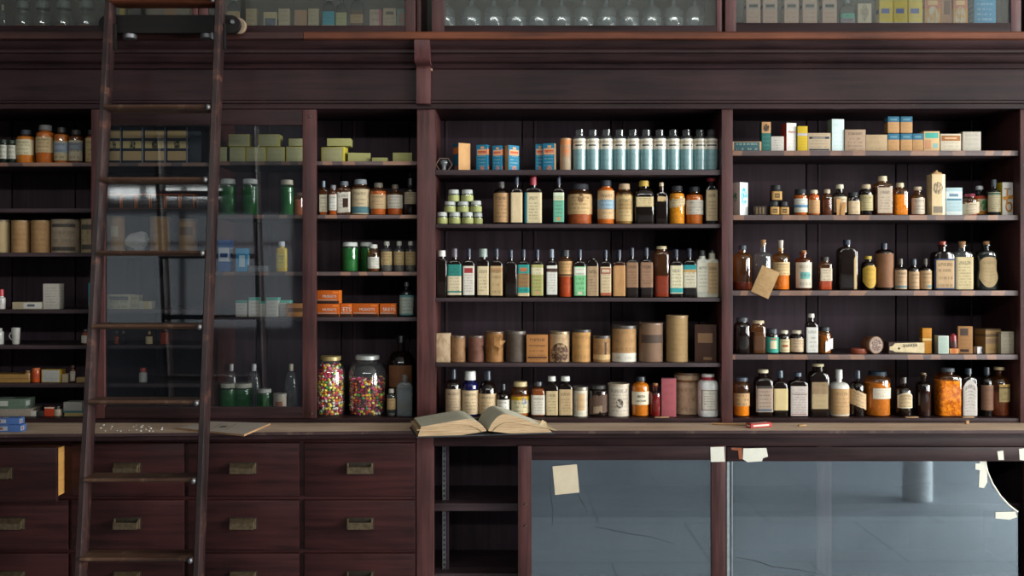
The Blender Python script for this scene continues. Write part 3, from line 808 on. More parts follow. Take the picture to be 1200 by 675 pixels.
# hexagonal glass stopper with its knob
def stopper():
    e = empty('glass_stopper', (X(520.5, .06), .06, Z(199) + .0005))
    r = S(10.5, .06); k = .9
    bm = bmesh.new(); R0 = .036
    ring = lambda rr, yy: [bm.verts.new((rr * math.cos(PI * i / 3), yy, rr * .86 * math.sin(PI * i / 3) + R0 * .745)) for i in range(6)]
    A, B, C_, D_ = ring(R0, -.012), ring(R0, .012), ring(R0 * .88, -.012), ring(R0 * .88, .012)
    for i in range(6):
        j = (i + 1) % 6
        for q in ((A[i], A[j], B[j], B[i]), (C_[j], C_[i], D_[i], D_[j]), (A[j], A[i], C_[i], C_[j]), (B[i], B[j], D_[j], D_[i])): bm.faces.new(q)
    link('hexagonal_rim', bm, plain('#5c4638', .35), e, smooth=False)
    bm = bmesh.new(); loft(bm, [(.004, .010, .010, 2), (.02, .008, .008, 2), (.028, .012, .012, 2), (.036, .017, .012, 2), (.044, .014, .01, 2), (.048, .006, .005, 2)], 16)
    link('glass_knob', bm, glass('hazy'), e)
    tag(e, 'clear glass knob inside a brown hexagonal rim, ' + W1, 'stopper')
stopper()

# ---- centre unit, second shelf
W2 = "on centre unit's second shelf"
tin = dict(s='pot', g='clr', cap='#b9bcb8', cr=.93, bt=.60, nz=.64, fill=(.58, '#9aa362'), name='ointment_jar', cat='jar', lab=(.08, .52, P('#a3a66a', rows=4, title=False, text=.3, stain=.2), .98))
GP = 'pale green ointment jars stacked in a pyramid'
def T(**k): d = dict(tin); d.update(k); return d
b1, b2 = 249.2, 236.2
row(262.5, W2, [
 ('v', 511.5, 524.5, 248.7, 'pale green jar at left end of the pyramid base', T()), ('v', 526, 540, 248.7, 'pale green jar second in the pyramid base', T()),
 ('v', 541.5, 554.5, 248.7, 'pale green jar third in the pyramid base', T()), ('v', 555, 565.5, 249.5, 'pale green jar at right end of the pyramid base', T(yf=.05)),
 ('v', 520.5, 534.5, 236.2, "pale green jar at left of the pyramid's middle row", T(base=249.4)), ('v', 536, 550, 236.2, "pale green jar centred in the pyramid's middle row", T(base=249.4)),
 ('v', 551.5, 564.5, 235.5, "pale green jar at right of the pyramid's middle row", T(base=249.4)),
 ('v', 525, 538.5, 222.5, 'pale green jar topping the pyramid at left', T(base=236.9)), ('v', 540.5, 554.5, 222.5, 'pale green jar topping the pyramid at right', T(base=236.9)),
], GP)
G2 = 'bottles and jars on the second shelf'
row(262.5, W2, [
 ('v', 578.5, 596.8, 213, 'brown round bottle with tan label right of the pyramid', dict(s='rd', bt=.70, nz=.84, nr=.34, cz=.86, cr=.42, cap='slate', lab=(.05, .73, P('#b08a60', rows=8, **{'stain': .4}), .97))),
 ('v', 598.5, 612.3, 205.5, 'tall narrow bottle with cream label and navy cap', dict(s='sq', lab=(.04, .66, P('#d8c29a', rows=0, title=False), .93))),
 ('v', 614.5, 635, 206, 'red-capped square bottle with teal-edged cream label', dict(s='sq', bt=.70, cap='#a03440', lab=(.03, .66, P('#d2c29c', rows=10, bands=((0, 1, '#2a7f8c', 0, .14),), margin=.2), .95))),
 ('v', 648, 661, 205.5, 'slender dark bottle with mint green label', dict(s='sq', lab=(.05, .66, P('mint', rows=8, bands=((.88, 1, '#cfd6b8'), (.74, .86, '#c8c4a0'), (.04, .16, '#c48b5a', .35, .65)), title=False), .93))),
 ('v', 665, 694, 216, 'squat amber jar with wide cream label and dark lid', amb(s='jar', bt=.66, cap='#34343a', fill=(.6, '#a54e2a'), lab=(.25, .74, P('#c9a878', rows=5, emblem=(.5, .8, .12, '#6d4b30', .5)), .98), cat=J, name='amber_jar')),
 ('v', 700, 720, 211.5, 'orange jar with blue-banded tan label', amb(s='jar', nr=.6, cr=.64, cap='#2b3038', fill=(.93, '#c9651c'), lab=(.12, .76, P('#cfae84', rows=7, bands=((.35, .68, '#8fa6b4'),)), .97), cat=J, name='amber_jar')),
 ('v', 721.5, 741.5, 215.5, 'amber jar with cream lid and beige label', amb(s='jar', nr=.6, cr=.66, cap='#b59c7a', fill=(.74, '#8a6a30'), lab=(.08, .70, P('#c2a674', rows=7, bands=((.45, .78, '#a98a5a', .1, .9),)), .97), cat=J, name='amber_jar')),
 ('v', 743, 766, 212, 'dark squarish bottle with yellow cap and small cream label', dict(s='sqjar', cap='#c9a74a', nr=.4, cr=.50, bt=.62, fill=(.40, '#10141a'), lab=(.40, .62, P('#d2bc8e', rows=4), .85))),
 ('v', 768, 782, 214, 'dark bottle with torn label scrap and cream cap', dict(s='sq', bt=.68, nr=.44, cap='#c9b899', fill=(.5, '#15171c'), lab=(.52, .68, P('#c8ab7c', rows=0, title=False), .7, dict(torn=.12, slant=.06)))),
 ('v', 784, 802.5, 218, 'yellow-orange jar with torn cream label and black lid', amb(s='jar', cap='#23252b', fill=(.8, '#e0921c'), lab=(.42, .68, P('#d6c096', rows=3), .97, dict(torn=.16)), cat=J, name='amber_jar')),
 ('v', 803.5, 824, 219, 'orange jar with broad white label and dark lid', amb(s='jar', nr=.6, cr=.64, cap='#26282e', fill=(.78, '#c4641f'), lab=(.26, .64, P('#d5cdbd', rows=5), .97), cat=J, name='amber_jar')),
 ('v', 826, 840.8, 209, 'brown bottle with flat dark red cap', dict(s='sq', n=5, bt=.72, nz=.85, nr=.45, cz=.93, cr=.72, cap='dred', lab=(.08, .74, P('#c7b08a', rows=9), .86))),
], G2)

# ---- centre unit, middle shelf
W3 = "on centre unit's middle shelf"
G3 = 'square medicine bottles on the middle shelf'
big = 'grey #6d6a72'
row(349, W3, [
 ('v', 512, 523.7, 293.5, 'unlabelled dark bottle with white cap at the left end', dict(s='sq', nz=.83, bt=.76, nr=.5, cz=.87, cr=.74, cap='#d6d8d0', fill=(.7, '#1c1210'))),
 ('v', 524.5, 541, 291, 'dark bottle with teal-topped cream label', dict(s='sq', cap='#5d5560', lab=(.05, .67, P('#cfc0a0', rows=10, bands=((.62, 1, '#23766c'), (.08, .13, '#23766c')), title=False), .95))),
 ('v', 542.5, 556.3, 291, 'dark bottle with white label and red square on it', dict(s='sq', lab=(.05, .64, P('#d5cdc0', rows=11, bands=((.76, .93, '#9c3436', .12, .85),), title=False), .93))),
 ('v', 559.3, 573, 291.5, 'dark bottle with big grey-green cap and cream label', dict(s='sq', nr=.5, bt=.72, nz=.79, cz=.83, cr=.74, cap='#8c9a92', lab=(.05, .64, P('#d3c09a', rows=9), .93))),
 ('v', 574.3, 589, 291, 'dark bottle with plain tan label and navy cap', dict(s='sq', lab=(.04, .64, P('#bb9f74', rows=4, bands=((.8, .93, '#a9835a'),)), .95))),
 ('v', 591.5, 605.5, 292.5, 'dark bottle with peeled white scrap at its right side', dict(s='sq', fill=(.6, '#221512'), lab=(.05, .50, P('#cfd2c4', rows=0, title=False), .35, dict(c=.75, torn=.3, lift=.004)))),
 ('v', 606.5, 620.3, 292, 'dark bottle with teal and brown banded label', dict(s='sq', lab=(.03, .68, P('#2b8f86', rows=8, bands=((.28, .72, '#8a6a44'), (.78, .9, '#b46a44', .2, .8), (0, .1, '#c9b38a')), title=False), .95))),
 ('v', 622.3, 636.5, 292, 'dark bottle with olive-green label', dict(s='sq', lab=(.04, .68, P('#a7a566', rows=9, bands=((.68, .9, '#cfc4a0'), (.05, .13, '#c98a66', .35, .65)), title=False), .95))),
 ('v', 640.2, 653, 292, 'dark bottle with white label crossed by a brown band', dict(s='sq', cap='#7a8692', lab=(.06, .66, P('#d9d7cd', rows=11, bands=((.78, .9, '#4a342c'),), title=False), .92))),
 ('v', 654.3, 671, 293, 'orange-red jar with tan label on its upper half', amb(s='jar', nr=.58, cr=.66, bt=.72, cap='#24262c', fill=(.7, '#a83a16'), lab=(.44, .76, P('#c49a66', rows=4, bands=((.03, .16, '#5d3e28'),)), .97), cat=J, name='amber_jar')),
 ('v', 672.3, 686.3, 292, 'dark bottle with bright mint label, white at top', dict(s='sq', lab=(.04, .64, P('#7cc088', rows=6, bands=((.70, .97, '#d5d6c4'), (.04, .13, '#d8cdb4', .3, .7)), title=False), .95))),
 ('v', 687.3, 701, 303, 'capless brown bottle with stained tan label', dict(s='sq', bt=.84, nz=.98, nr=.45, cz=.99, cr=.1, cap=None, lab=(.04, .80, P('#a98e6e', rows=10, stain=.6), .95))),
 ('v', 703, 716, 292.5, 'dark bottle with red-boxed cream label', dict(s='sq', lab=(.04, .64, P('#cdb894', rows=9, bands=((.76, .95, '#8e2f2c', .05, .95), (.80, .91, '#cdb89a', .14, .86), (0, .1, '#a5583c')), title=False), .93))),
 ('v', 718, 732.5, 292.5, 'dark bottle with blank orange-tan label', dict(s='sq', lab=(.03, .72, P('#b98b5a', rows=0, title=False, stain=.5), .95))),
 ('v', 733.3, 747.5, 290, 'dark bottle with brown label left of its twin', dict(s='sq', lab=(.2, .70, P('#8f6d52', rows=9), .95), fill=(.55, '#2e1a14'))),
 ('v', 749.8, 764.7, 290, 'dark bottle with brown label right of its twin', dict(s='sq', lab=(.2, .70, P('#927058', rows=9, stain=.5), .95), fill=(.55, '#2e1a14'))),
 ('v', 766.2, 784.2, 288.5, 'amber bottle without label, cream cap, reddish at the bottom', dict(s='sqjar', g='amb', n=4, bt=.80, nz=.91, nr=.6, cz=.94, cr=.66, cap='#cdbd94', fill=(.42, '#7a1c0c'))),
 ('v', 784.6, 799.6, 292, 'dark bottle with cream label ending in a teal band', dict(s='sq', lab=(.08, .66, P('#d8cfae', rows=8, bands=((.04, .2, '#2f9a9c'),)), .95))),
 ('v', 800, 815.5, 291, 'dark bottle with teal-topped white label and blank foot', dict(s='sq', lab=(.2, .66, P('#d5cdb4', rows=7, bands=((.80, 1, '#2a8d92'), (.68, .78, '#c29858')), title=False), .95))),
 ('v', 815.7, 829.7, 293.5, 'white bottle with black cap, left of two', dict(s='sq', milk='#d3d0c2', bt=.74, nz=.82, nr=.55, cz=.88, cr=.6, cap='black', lab=(.12, .74, P('#d8d3c0', rows=8, title=True, stain=.2), .93), name='white_bottle')),
 ('v', 830.5, 844.5, 293.5, 'white bottle with beige label, against the right upright', dict(s='sq', milk='#cfc8b4', bt=.74, nz=.82, nr=.55, cz=.88, cr=.5, cap='black', lab=(.08, .74, P('#c4a77e', rows=8), .95), name='white_bottle')),
], G3)

# ---- centre unit, fourth shelf
W4 = "on centre unit's fourth shelf"
G4 = 'old canisters and tins on the fourth shelf'
row(425.5, W4, [
 ('b', 510.7, 527, 390.5, 'square stained cream box tight against the left upright', dict(m=P('#bfa587', rows=0, title=False, stain=.9), d=.05)),
 ('c', 527.8, 546, 393.3, 'small rusty tan tin', dict(m=P('#8d6a48', rows=4, title=False, text=.3, stain=.9), lid='#6a5240', lh=.08)),
 ('c', 548, 567.8, 393, 'small dark red-brown tin', dict(m=P('#6d4638', rows=4, title=False, text=.3, stain=.8), lid='#5d4a40', lh=.08)),
 ('c', 568.5, 590.5, 388.3, 'gold-tan canister with peeling, ragged paper', dict(m=P('#96683a', rows=0, title=False, stain=1), lid='#6a5038', lh=.06, peel=P('#a87a48', rows=0, title=False, stain=.8))),
 ('c', 592.3, 616.3, 387.7, 'dark grey lidded tin', dict(m=P('#54483f', rows=0, title=False, stain=.8), lid='#5a5148', lh=.09)),
 ('b', 617, 642, 392.2, 'orange-brown carton with lines of dark print', dict(m=P('#a8713e', rows=6, bands=((.14, .2, '#4a2f1e', .05, .95), (.6, .62, '#4a2f1e', .1, .9)), stain=.2), d=.06)),
 ('c', 643, 668, 388, 'cream tin with a dark brown burn-like stain', dict(m=P('#b89c78', rows=3, text=.3, title=False, stain=.7, emblem=(.5, .3, .36, '#4a2f22')), lid='#8a7860', lh=.09, lm=.4)),
 ('c', 670, 692.5, 386, 'golden-tan canister with dark lid', dict(m=P('#b98a52', rows=3, text=.4, stain=.4), lid='#3a3634', lh=.08)),
 ('c', 694.5, 715.5, 393, 'short tan tin with torn label and dark lid', dict(m=P('#9a744a', rows=2, text=.3, stain=.7, bands=((.3, .8, '#4a3424', .6, .7), (.1, .3, '#c2a070'))), lid='#453c36', lh=.1)),
 ('c', 716.2, 746.2, 381, 'large canister, tan above and white below', dict(m=P('#ad8558', rows=4, text=.4, bands=((0, .26, '#cfc8ba'),), stain=.5, title=False), lid='#4a403a', lh=.09)),
 ('c', 748, 777.3, 378, 'large grey-brown canister with a dark band', dict(m=P('#80644f', rows=0, title=False, bands=((.5, .72, '#4d3d34', .1, .9),), stain=.3), lid='#7a5f4c', lh=.05)),
 ('c', 780.3, 806.3, 369.3, 'tallest canister, plain pale tan', dict(m=P('#a98a5e', rows=9, text=.22, title=False, stain=.3), lid='#a3855c', lh=.05)),
 ('b', 816, 843.3, 381, 'dark brown box with tan label and edge', dict(m=P('#4c3228', rows=0, title=False, bands=((.52, .78, '#8c6a4c', .14, .82), (.06, .13, '#8c6a4c', .4, .8)), stain=.3), side=P('#97764c', rows=0, title=False), rz=-.2, d=.05)),
], G4)

# ---- centre unit, bottom
W5 = "on centre unit's bottom board"
G5 = 'bottles and jars along the centre bottom board'
lp = P('#cdb692', rows=8)
row(490, W5, [
 ('v', 522.3, 540.3, 432, 'tall dark bottle with greyish label behind the open book', dict(s='long', cap='#26303c', lab=(.05, .58, P('#b6a184', rows=9, stain=.5), .97))),
 ('v', 541.5, 560.7, 434.7, 'cobalt blue bottle with white cap', dict(s='rd', g='blu', bt=.66, nz=.76, nr=.55, cz=.80, cr=.68, cap='#d8d8d4', fill=(.80, '#101c66'), lab=(.05, .58, P('#cdb692', rows=7), .97), name='blue_bottle')),
 ('v', 561, 582, 434, 'tall dark round-shouldered bottle with cream label, navy cap', dict(s='long', bt=.50, cap='#26303c', lab=(.05, .50, P('#c6ad88', rows=6, stain=.5), .97))),
 ('v', 582.3, 597, 449.7, 'small dark bottle with plain white label', dict(s='rd', cap='#25282e', lab=(.08, .52, P('#d8d5cc', rows=3), .97))),
 ('v', 598.8, 620.6, 447, 'amber jar with cream lid and yellow-topped label', amb(s='jar', nr=.7, cr=.76, bt=.68, cap='#c7b382', fill=(.6, '#a0561e'), lab=(.10, .58, P('#d6cba4', rows=4, bands=((.78, 1, '#c9a022'),), emblem=(.7, .72, .13, '#3d5c94', .5), title=False), .98), cat=J, name='amber_jar')),
 ('v', 622, 639.2, 447, 'amber bottle with white printed label and dark lid', amb(s='sqjar', n=4, bt=.70, cap='#3a3b40', fill=(.8, '#7a3a1c'), lab=(.06, .62, P('#d2cbbd', rows=7), .92))),
 ('v', 639.5, 653.7, 440.8, 'left twin of two white-capped dark bottles, cream label', dict(s='sq', nr=.46, cz=.88, cr=.66, bt=.70, nz=.82, cap='#cfcfc6', lab=(.04, .64, P('#c4b088', rows=8), .93))),
 ('v', 654.5, 670.6, 440.8, 'right twin of two white-capped dark bottles, beige label', dict(s='sq', nr=.46, cz=.88, cr=.66, bt=.70, nz=.82, cap='#cfcfc6', lab=(.04, .68, P('#b99f78', rows=9), .95))),
 ('c', 671, 689.2, 453, 'white jar with beige patch and metal lid', dict(m=P('#d3ccb8', rows=4, text=.3, title=False, bands=((.22, .85, '#c0a078', .3, .72),), stain=.4), lid='#8a8274', lm=.5, lh=.12, cat=J)),
 ('v', 690, 711.6, 451, 'brown-black jar with scuffed paper and dark lid', dict(s='wide', n=2.5, cap='#3b3836', fill=(.8, '#4a342a'), lab=(.06, .72, P('#5a4438', rows=0, title=False, stain=.6, bands=((.05, .4, '#8a7660', .2, .7),)), .96, dict(torn=.2)), cat=J, name='scuffed_jar')),
 ('c', 712.3, 737.5, 449, 'fat cream tin with black print and round mark', dict(m=P('#cabfae', rows=8, text=.6, emblem=(.5, .42, .14, '#4a3f38', .9), stain=.4), lid='#b9a890', lh=.06)),
 ('v', 740.3, 760.7, 441, 'orange bottle hand-lettered in black', amb(s='jar', bt=.72, nz=.84, nr=.52, cr=.58, cz=.88, cap='#22242a', fill=(.86, '#c8701a'), lab=(.30, .63, P('#ddd3ba', rows=0, title=False, stain=.15), .98), name='amber_bottle')),
 ('v', 761.3, 774.5, 449, 'small red bottle with cork', dict(s='cork', g='red', bt=.68, nz=.76, nr=.46, cork=True, fill=(.66, '#9c2a28'), name='red_bottle')),
 ('b', 775.3, 794.3, 444, 'pink-red carton between red bottle and stained canister', dict(m=P('#b46068', rows=4, text=.25, ink='#6a2834', title=True, stain=.15), side=P('#c97a88', rows=0, title=False), rz=-.16, d=.05)),
 ('c', 789.5, 821, 436, 'large rust-stained cream canister', dict(m=P('#cdb595', rows=4, text=.4, stain=.8, bands=((.80, .86, '#8a5f3a'),)), lid='#6d5036', lh=.06, yf=.094)),
 ('v', 822, 844.8, 438, 'white jar with red band round its neck', dict(yf=.02, s='jar', n=3.2, milk='#e6e6e2', bt=.74, nz=.86, nr=.62, cz=.93, cr=.66, cap='#dcdad4', ring='#a82434', lab=(.16, .64, P('#d5d0c4', rows=8, border='#8a7a68', title=False), .8), cat=J, name='white_jar')),
], G5)
blk = plain('#1c1a1a', .6)
for o in [o for o in COL.objects if o.get('label', '').startswith('orange bottle hand-lettered')]:
    R = max(v.co.x for c in o.children for v in c.data.vertices) + .0004
    H = max(v.co.z for c in o.children for v in c.data.vertices)
    lettering('BETA', .016, (0, -R - .0012, H * .51), o, blk, width=.032, bend=R)
    lettering('LACTOSE', .016, (0, -R - .0012, H * .40), o, blk, width=.044, bend=R)
# ---- right unit, top shelf: cartons
V1 = "on right unit's top shelf"
H1 = 'cartons on the right top shelf'
two = P('#b98d5e', ink='#6d4b30', rows=5, text=.4, title=False, bands=((.66, 1, '#2c6680'), (.76, .88, '#5d8a9a', .2, .8)), stain=.15)
row(176.5, V1, [
 ('b', 857.8, 892, 166, 'flat teal carton with tan border at the left end', dict(m=P('#33545a', ink='#9fae9c', rows=2, text=.8, title=False, border='#b98d66', stain=.2), side=P('#a88460', rows=0, title=False), d=.07)),
 ('b', 892.3, 903, 143, 'tall slim carton, teal below and tan with dark disc above', dict(m=P('#25605a', ink='#86a69a', rows=7, text=.35, title=False, bands=((.62, 1, '#b08458'),), emblem=(.5, .80, .34, '#2a221c', 2.8), stain=.15), side=P('#25605a', rows=0, title=False), d=.04)),
 ('b', 903.3, 918.3, 160, 'small white-grey carton beside the slim teal one', dict(m=P('#c3bdb4', rows=6, title=False, stain=.3), d=.05)),
 ('b', 918.3, 933.7, 144, 'white carton with red left side and red script', dict(m=P('#d6d2cc', ink='#a8342c', rows=9, text=.25, title=False, stain=.15), side=P('#b8382c', rows=0, title=False), rz=.22, d=.05)),
 ('b', 934.3, 946, 148, 'yellow carton with a grey stripe', dict(m=P('#c9a928', ink='#6d5a1c', rows=9, text=.4, title=False, bands=((.62, .72, '#b5aeb0'),), stain=.12), d=.045)),
 ('b', 946.2, 973, 156, 'wide beige carton with navy-barred print', dict(m=P('#b6a186', rows=6, text=.5, title=False, bands=((.68, .80, '#2a3340', .06, .94), (.06, .14, '#2a3340', .06, .94), (.69, .78, '#8a8478', .2, .75)), stain=.2), d=.06)),
 ('b', 972.8, 989.3, 139.5, 'tallest carton, pale bluish white', dict(m=P('#c9d8d6', ink='#7d9292', rows=8, text=.35, title=True, stain=.08), side=P('#7f9080', rows=0, title=False), rz=.12, d=.05)),
 ('b', 989.7, 1014, 152, 'grey-tan square carton right of the tall white one', dict(m=P('#a98f78', rows=6, stain=.3), d=.07)),
 ('b', 1014.3, 1039.3, 158, 'low plain kraft-tan carton', dict(m=P('#b39a78', rows=3, text=.2, title=False, stain=.3), d=.07)),
 ('b', 1040, 1053.6, 156.7, 'blue-topped tan carton at lower left of its stack', dict(m=two, d=.045)),
 ('b', 1055, 1068.6, 156.7, 'blue-topped tan carton in the middle of the stack base', dict(m=two, d=.045)),
 ('b', 1069, 1081.4, 156.7, 'blue-topped tan carton at right of the stack base', dict(m=two, d=.045)),
 ('b', 1040, 1053.4, 136.7, 'blue-topped tan carton on top of the stack, left one', dict(m=two, d=.045, base=156.4)),
 ('b', 1055, 1068.8, 136.7, 'blue-topped tan carton on top of the stack, right one', dict(m=two, d=.045, base=156.4)),
 ('b', 1082, 1100.6, 154, 'cream carton with teal and orange patches', dict(m=P('#cfae80', rows=0, title=False, bands=((.66, .92, '#4aa294', .08, .92), (.12, .58, '#c08a66', .05, .45), (.18, .40, '#7fa8a4', .58, .88)), stain=.1), d=.05)),
 ('b', 1101.7, 1125.6, 157, 'white carton with a brown band', dict(m=P('#cfc2ac', rows=5, text=.4, title=False, bands=((.60, .90, '#a06a3c', .04, .96), (.70, .80, '#d0a880', .2, .8)), stain=.1), d=.06)),
 ('b', 1127.7, 1149, 154.5, 'white square carton at the right end', dict(m=P('#c4bcae', rows=4, text=.25, stain=.2), d=.06)),
], H1)
for o in COL.objects:
    if o.get('label', '').startswith('white carton with red left side'):
        lettering('Astor', .012, (.003, -.0255, (Z(144) - Z(176.5)) * .72), o, plain('#a8342c', .6), width=.034)

# ---- right unit, second shelf
V2 = "on right unit's second shelf"
H2 = 'bottles and packs on the right second shelf'
gold = P('#b98f52', rows=3, title=False, text=.3, border='#8f6c34', bands=((.25, .75, '#4a3a28', .25, .75), (.4, .6, '#8f7040', .3, .7)), stain=.2)
dj = dict(s='pot', g='drk', bt=.66, nz=.70, cz=.68, fill=(.6, '#2a1c16'), cap='#1e1e22', lab=(.06, .60, gold, .92), n=4, cat=J, name='dark_jar')
def DJ(**k): d = dict(dj); d.update(k); return d
row(252, V2, [
 ('b', 857.8, 878, 213.5, 'white carton with green diamonds and a blue sphere', dict(m=P('#dfe2e0', rows=0, title=False, emblem=(.5, .58, .42, '#2f9cc8', 1.6), bands=((.74, .80, '#2f9cc8', .35, .65),), stain=.05), side=P('#b8afa4', rows=0, title=False, emblem=(.5, .56, .22, '#2a6b4a', 1.6), stain=.2), rz=.62, d=.055)),
 ('b', 884, 897.5, 241.5, 'small dark tin with gilt lines', dict(m=P('#2e231c', rows=0, title=False, bands=((.15, .85, '#6d5838', .14, .26), (.15, .85, '#6d5838', .42, .54), (.15, .85, '#6d5838', .70, .82)), stain=.2), d=.03, name='tin', cat='tin')),
 ('v', 901, 912.5, 236, 'gold-labelled dark jar under the stacked one', DJ()), ('v', 912.3, 923.8, 236.5, 'gold-labelled dark jar right of the stack', DJ()),
 ('v', 902.8, 915.5, 217.2, 'gold-labelled dark jar stacked on two others', DJ(base=235.8)),
 ('v', 930, 946, 222, 'amber jar with blue-banded white label and black lid', amb(s='wide', bt=.72, nz=.80, cz=.82, cap='#22252c', fill=(.76, '#b8581a'), lab=(.12, .64, P('#d6d4c8', rows=4, bands=((.35, .55, '#5c84a4'),), title=False), .97), cat=J, name='amber_jar')),
 ('v', 947, 960.3, 222.7, 'orange bottle with cream cap and tan label', amb(s='jar', nr=.6, cr=.68, bt=.68, cap='#c9bfa6', fill=(.85, '#b4541c'), lab=(.08, .60, P('#c79a6c', rows=4, text=.4), .97), name='amber_bottle')),
 ('v', 963, 975.3, 222, 'unlabelled brown bottle with small cream cap', amb(s='jar', nr=.5, cr=.6, bt=.66, cap='#b8a68a', fill=(.6, '#55241a'), name='amber_bottle')),
 ('v', 976, 992, 216.3, 'dark round bottle with cream cap and two loose tan papers', dict(s='rd', nr=.46, cr=.56, cz=.86, bt=.58, cap='#c9c0a8', lab=(.10, .60, P('#c9b798', rows=5), .96))),
 ('v', 993, 1006.7, 225.5, 'black-lidded dark jar with plain cream label', dict(s='wide', n=3, bt=.74, nz=.8, cz=.82, cap='#26262b', lab=(.05, .62, P('#ccb492', rows=3, text=.3, title=False), .95), cat=J, name='dark_jar')),
 ('v', 1006.8, 1022.5, 216.3, 'dark jar with cream lid and olive-cream label', dict(s='jar', bt=.72, cap='#b9a68a', fill=(.7, '#1c1813'), lab=(.16, .66, P('#b5a77c', rows=5), .97), cat=J, name='dark_jar')),
 ('v', 1023.7, 1044.5, 206.5, 'largest amber bottle with cream cap and greyish label', amb(s='sqjar', nr=.44, cr=.5, cap='#c9b898', fill=(.72, '#4a2014'), lab=(.06, .70, P('#bba893', rows=9), .80))),
 ('v', 1046, 1063, 214.5, 'bright orange bottle with no label', amb(s='sqjar', n=4, nr=.46, cr=.54, cap='#c5b497', fill=(.64, '#d87a12'), name='amber_bottle')),
 ('v', 1067.6, 1083.3, 219, 'amber round bottle with cream cap and white label', amb(s='rd', nr=.5, cr=.58, cz=.88, bt=.62, cap='#cdbba0', fill=(.6, '#8a3d1c'), lab=(.05, .60, P('#d0c2ae', rows=5), .97), name='amber_bottle')),
 ('b', 1108, 1127.2, 220, 'white and pale blue carton', dict(m=P('#aec4c8', ink='#3f6478', rows=8, text=.35, title=False, bands=((.62, .86, '#d0d8d8'), (.68, .78, '#6d8696', .2, .75), (.54, .60, '#4a7488', .06, .94), (0, .14, '#d0d6d4')), stain=.05), d=.06)),
 ('v', 1127.5, 1145, 227.2, 'amber jar with dark red lid and ragged white label', amb(s='jar', bt=.68, nr=.66, cr=.72, cap='#7d2a3c', fill=(.6, '#a84a18'), lab=(.02, .62, P('#cdbda2', rows=4), .98, dict(torn=.22, lift=.006)), cat=J, name='amber_jar')),
 ('v', 1139.7, 1156, 218, 'round bottle with orange, green and cream label, silver cap', dict(yf=.085, s='rd', g='dgrn', nr=.42, cr=.52, cz=.87, bt=.62, cap='#c3c6c6', fill=(.6, '#3a3a24'), lab=(.06, .66, P('#cfc49c', rows=0, title=False, bands=((.84, 1, '#b5482a'), (.0, .18, '#c9822c')), emblem=(.62, .5, .26, '#2a8c4c', .9), stain=.1), .97))),
 ('v', 1157, 1172.3, 210.5, 'greenish dark bottle with lined cream label', dict(s='rd', g='dgrn', nr=.34, cr=.42, bt=.62, cap='#4a5058', fill=(.2, '#142626'), lab=(.10, .64, P('#cdbf9c', rows=9, bands=((.88, .97, '#3d6a5c'),), title=False), .97))),
 ('b', 1175.5, 1191.3, 213.7, 'white carton with a big orange letter, yellow edge', dict(m=P('#d3cec6', rows=0, title=False, bands=((.78, .83, '#9a8a84', .15, .8),), stain=.08), side=P('#c9a926', rows=0, title=False), rz=.16, d=.05)),
], H2)
for o in COL.objects:
    if o.get('label', '').startswith('white carton with a big orange letter'):
        hh = Z(213.7) - Z(252)
        bm = bmesh.new()
        pr = None
        for q in range(25):
            t = q / 24
            if t < .4: p = (-.002 - .004 * t, hh * (.82 - .40 * t / .4))
            else:
                a = PI + (t - .4) / .6 * 1.75 * PI; p = (.006 + .014 * math.cos(a) * (1 - .3 * (t - .4)), hh * .27 + .020 * math.sin(a) * (1 - .3 * (t - .4)))
            if pr: box(bm, -.001, math.hypot(p[0] - pr[0], p[1] - pr[1]) + .001, -.0008, 0, -.0035, .0035, mat=Matrix.Translation((pr[0], -.0253, pr[1])) @ Matrix.Rotation(-math.atan2(p[1] - pr[1], p[0] - pr[0]), 4, 'Y'))
            pr = p
        box(bm, -.022, .024, -.0012, 0, -.0075, .0075, mat=Matrix.Translation((0, -.0253, hh * .55)) @ Matrix.Rotation(-.22, 4, 'Y'))
        link('lettering', bm, plain('#c4832a', .6), o, smooth=False)
# paper slips leaning on the dark round bottle, and the tall torn pack
def slab_obj(name, w, h, d, m, loc, rot, label, cat, group=None, bev=.0006):
    bm = bmesh.new(); uvl = bm.loops.layers.uv.verify(); box(bm, -w / 2, w / 2, -d / 2, d / 2, 0, h, bev=bev)
    for f in bm.faces:
        for lp in f.loops: lp[uvl].uv = (lp.vert.co.x / w + .5, lp.vert.co.z / h)
    o = link(name, bm, m); o.location = loc; o.rotation_euler = rot
    return tag(o, label, cat, group)
pap = P('#bd8f5c', rows=0, title=False, stain=.5)
slab_obj('paper_slip', .020, .068, .0015, pap, (X(983, .02), .018, Z(252) + .0006), (-.14, .05, .1), 'tan paper slip leaning on the dark cream-capped bottle, left one', 'paper', 'tan paper slips on the right second shelf')
slab_obj('paper_slip', .018, .055, .0015, pap, (X(986.5, .02), .014, Z(252) + .0006), (-.16, .2, -.1), 'tan paper slip leaning on the dark cream-capped bottle, right one', 'paper', 'tan paper slips on the right second shelf')
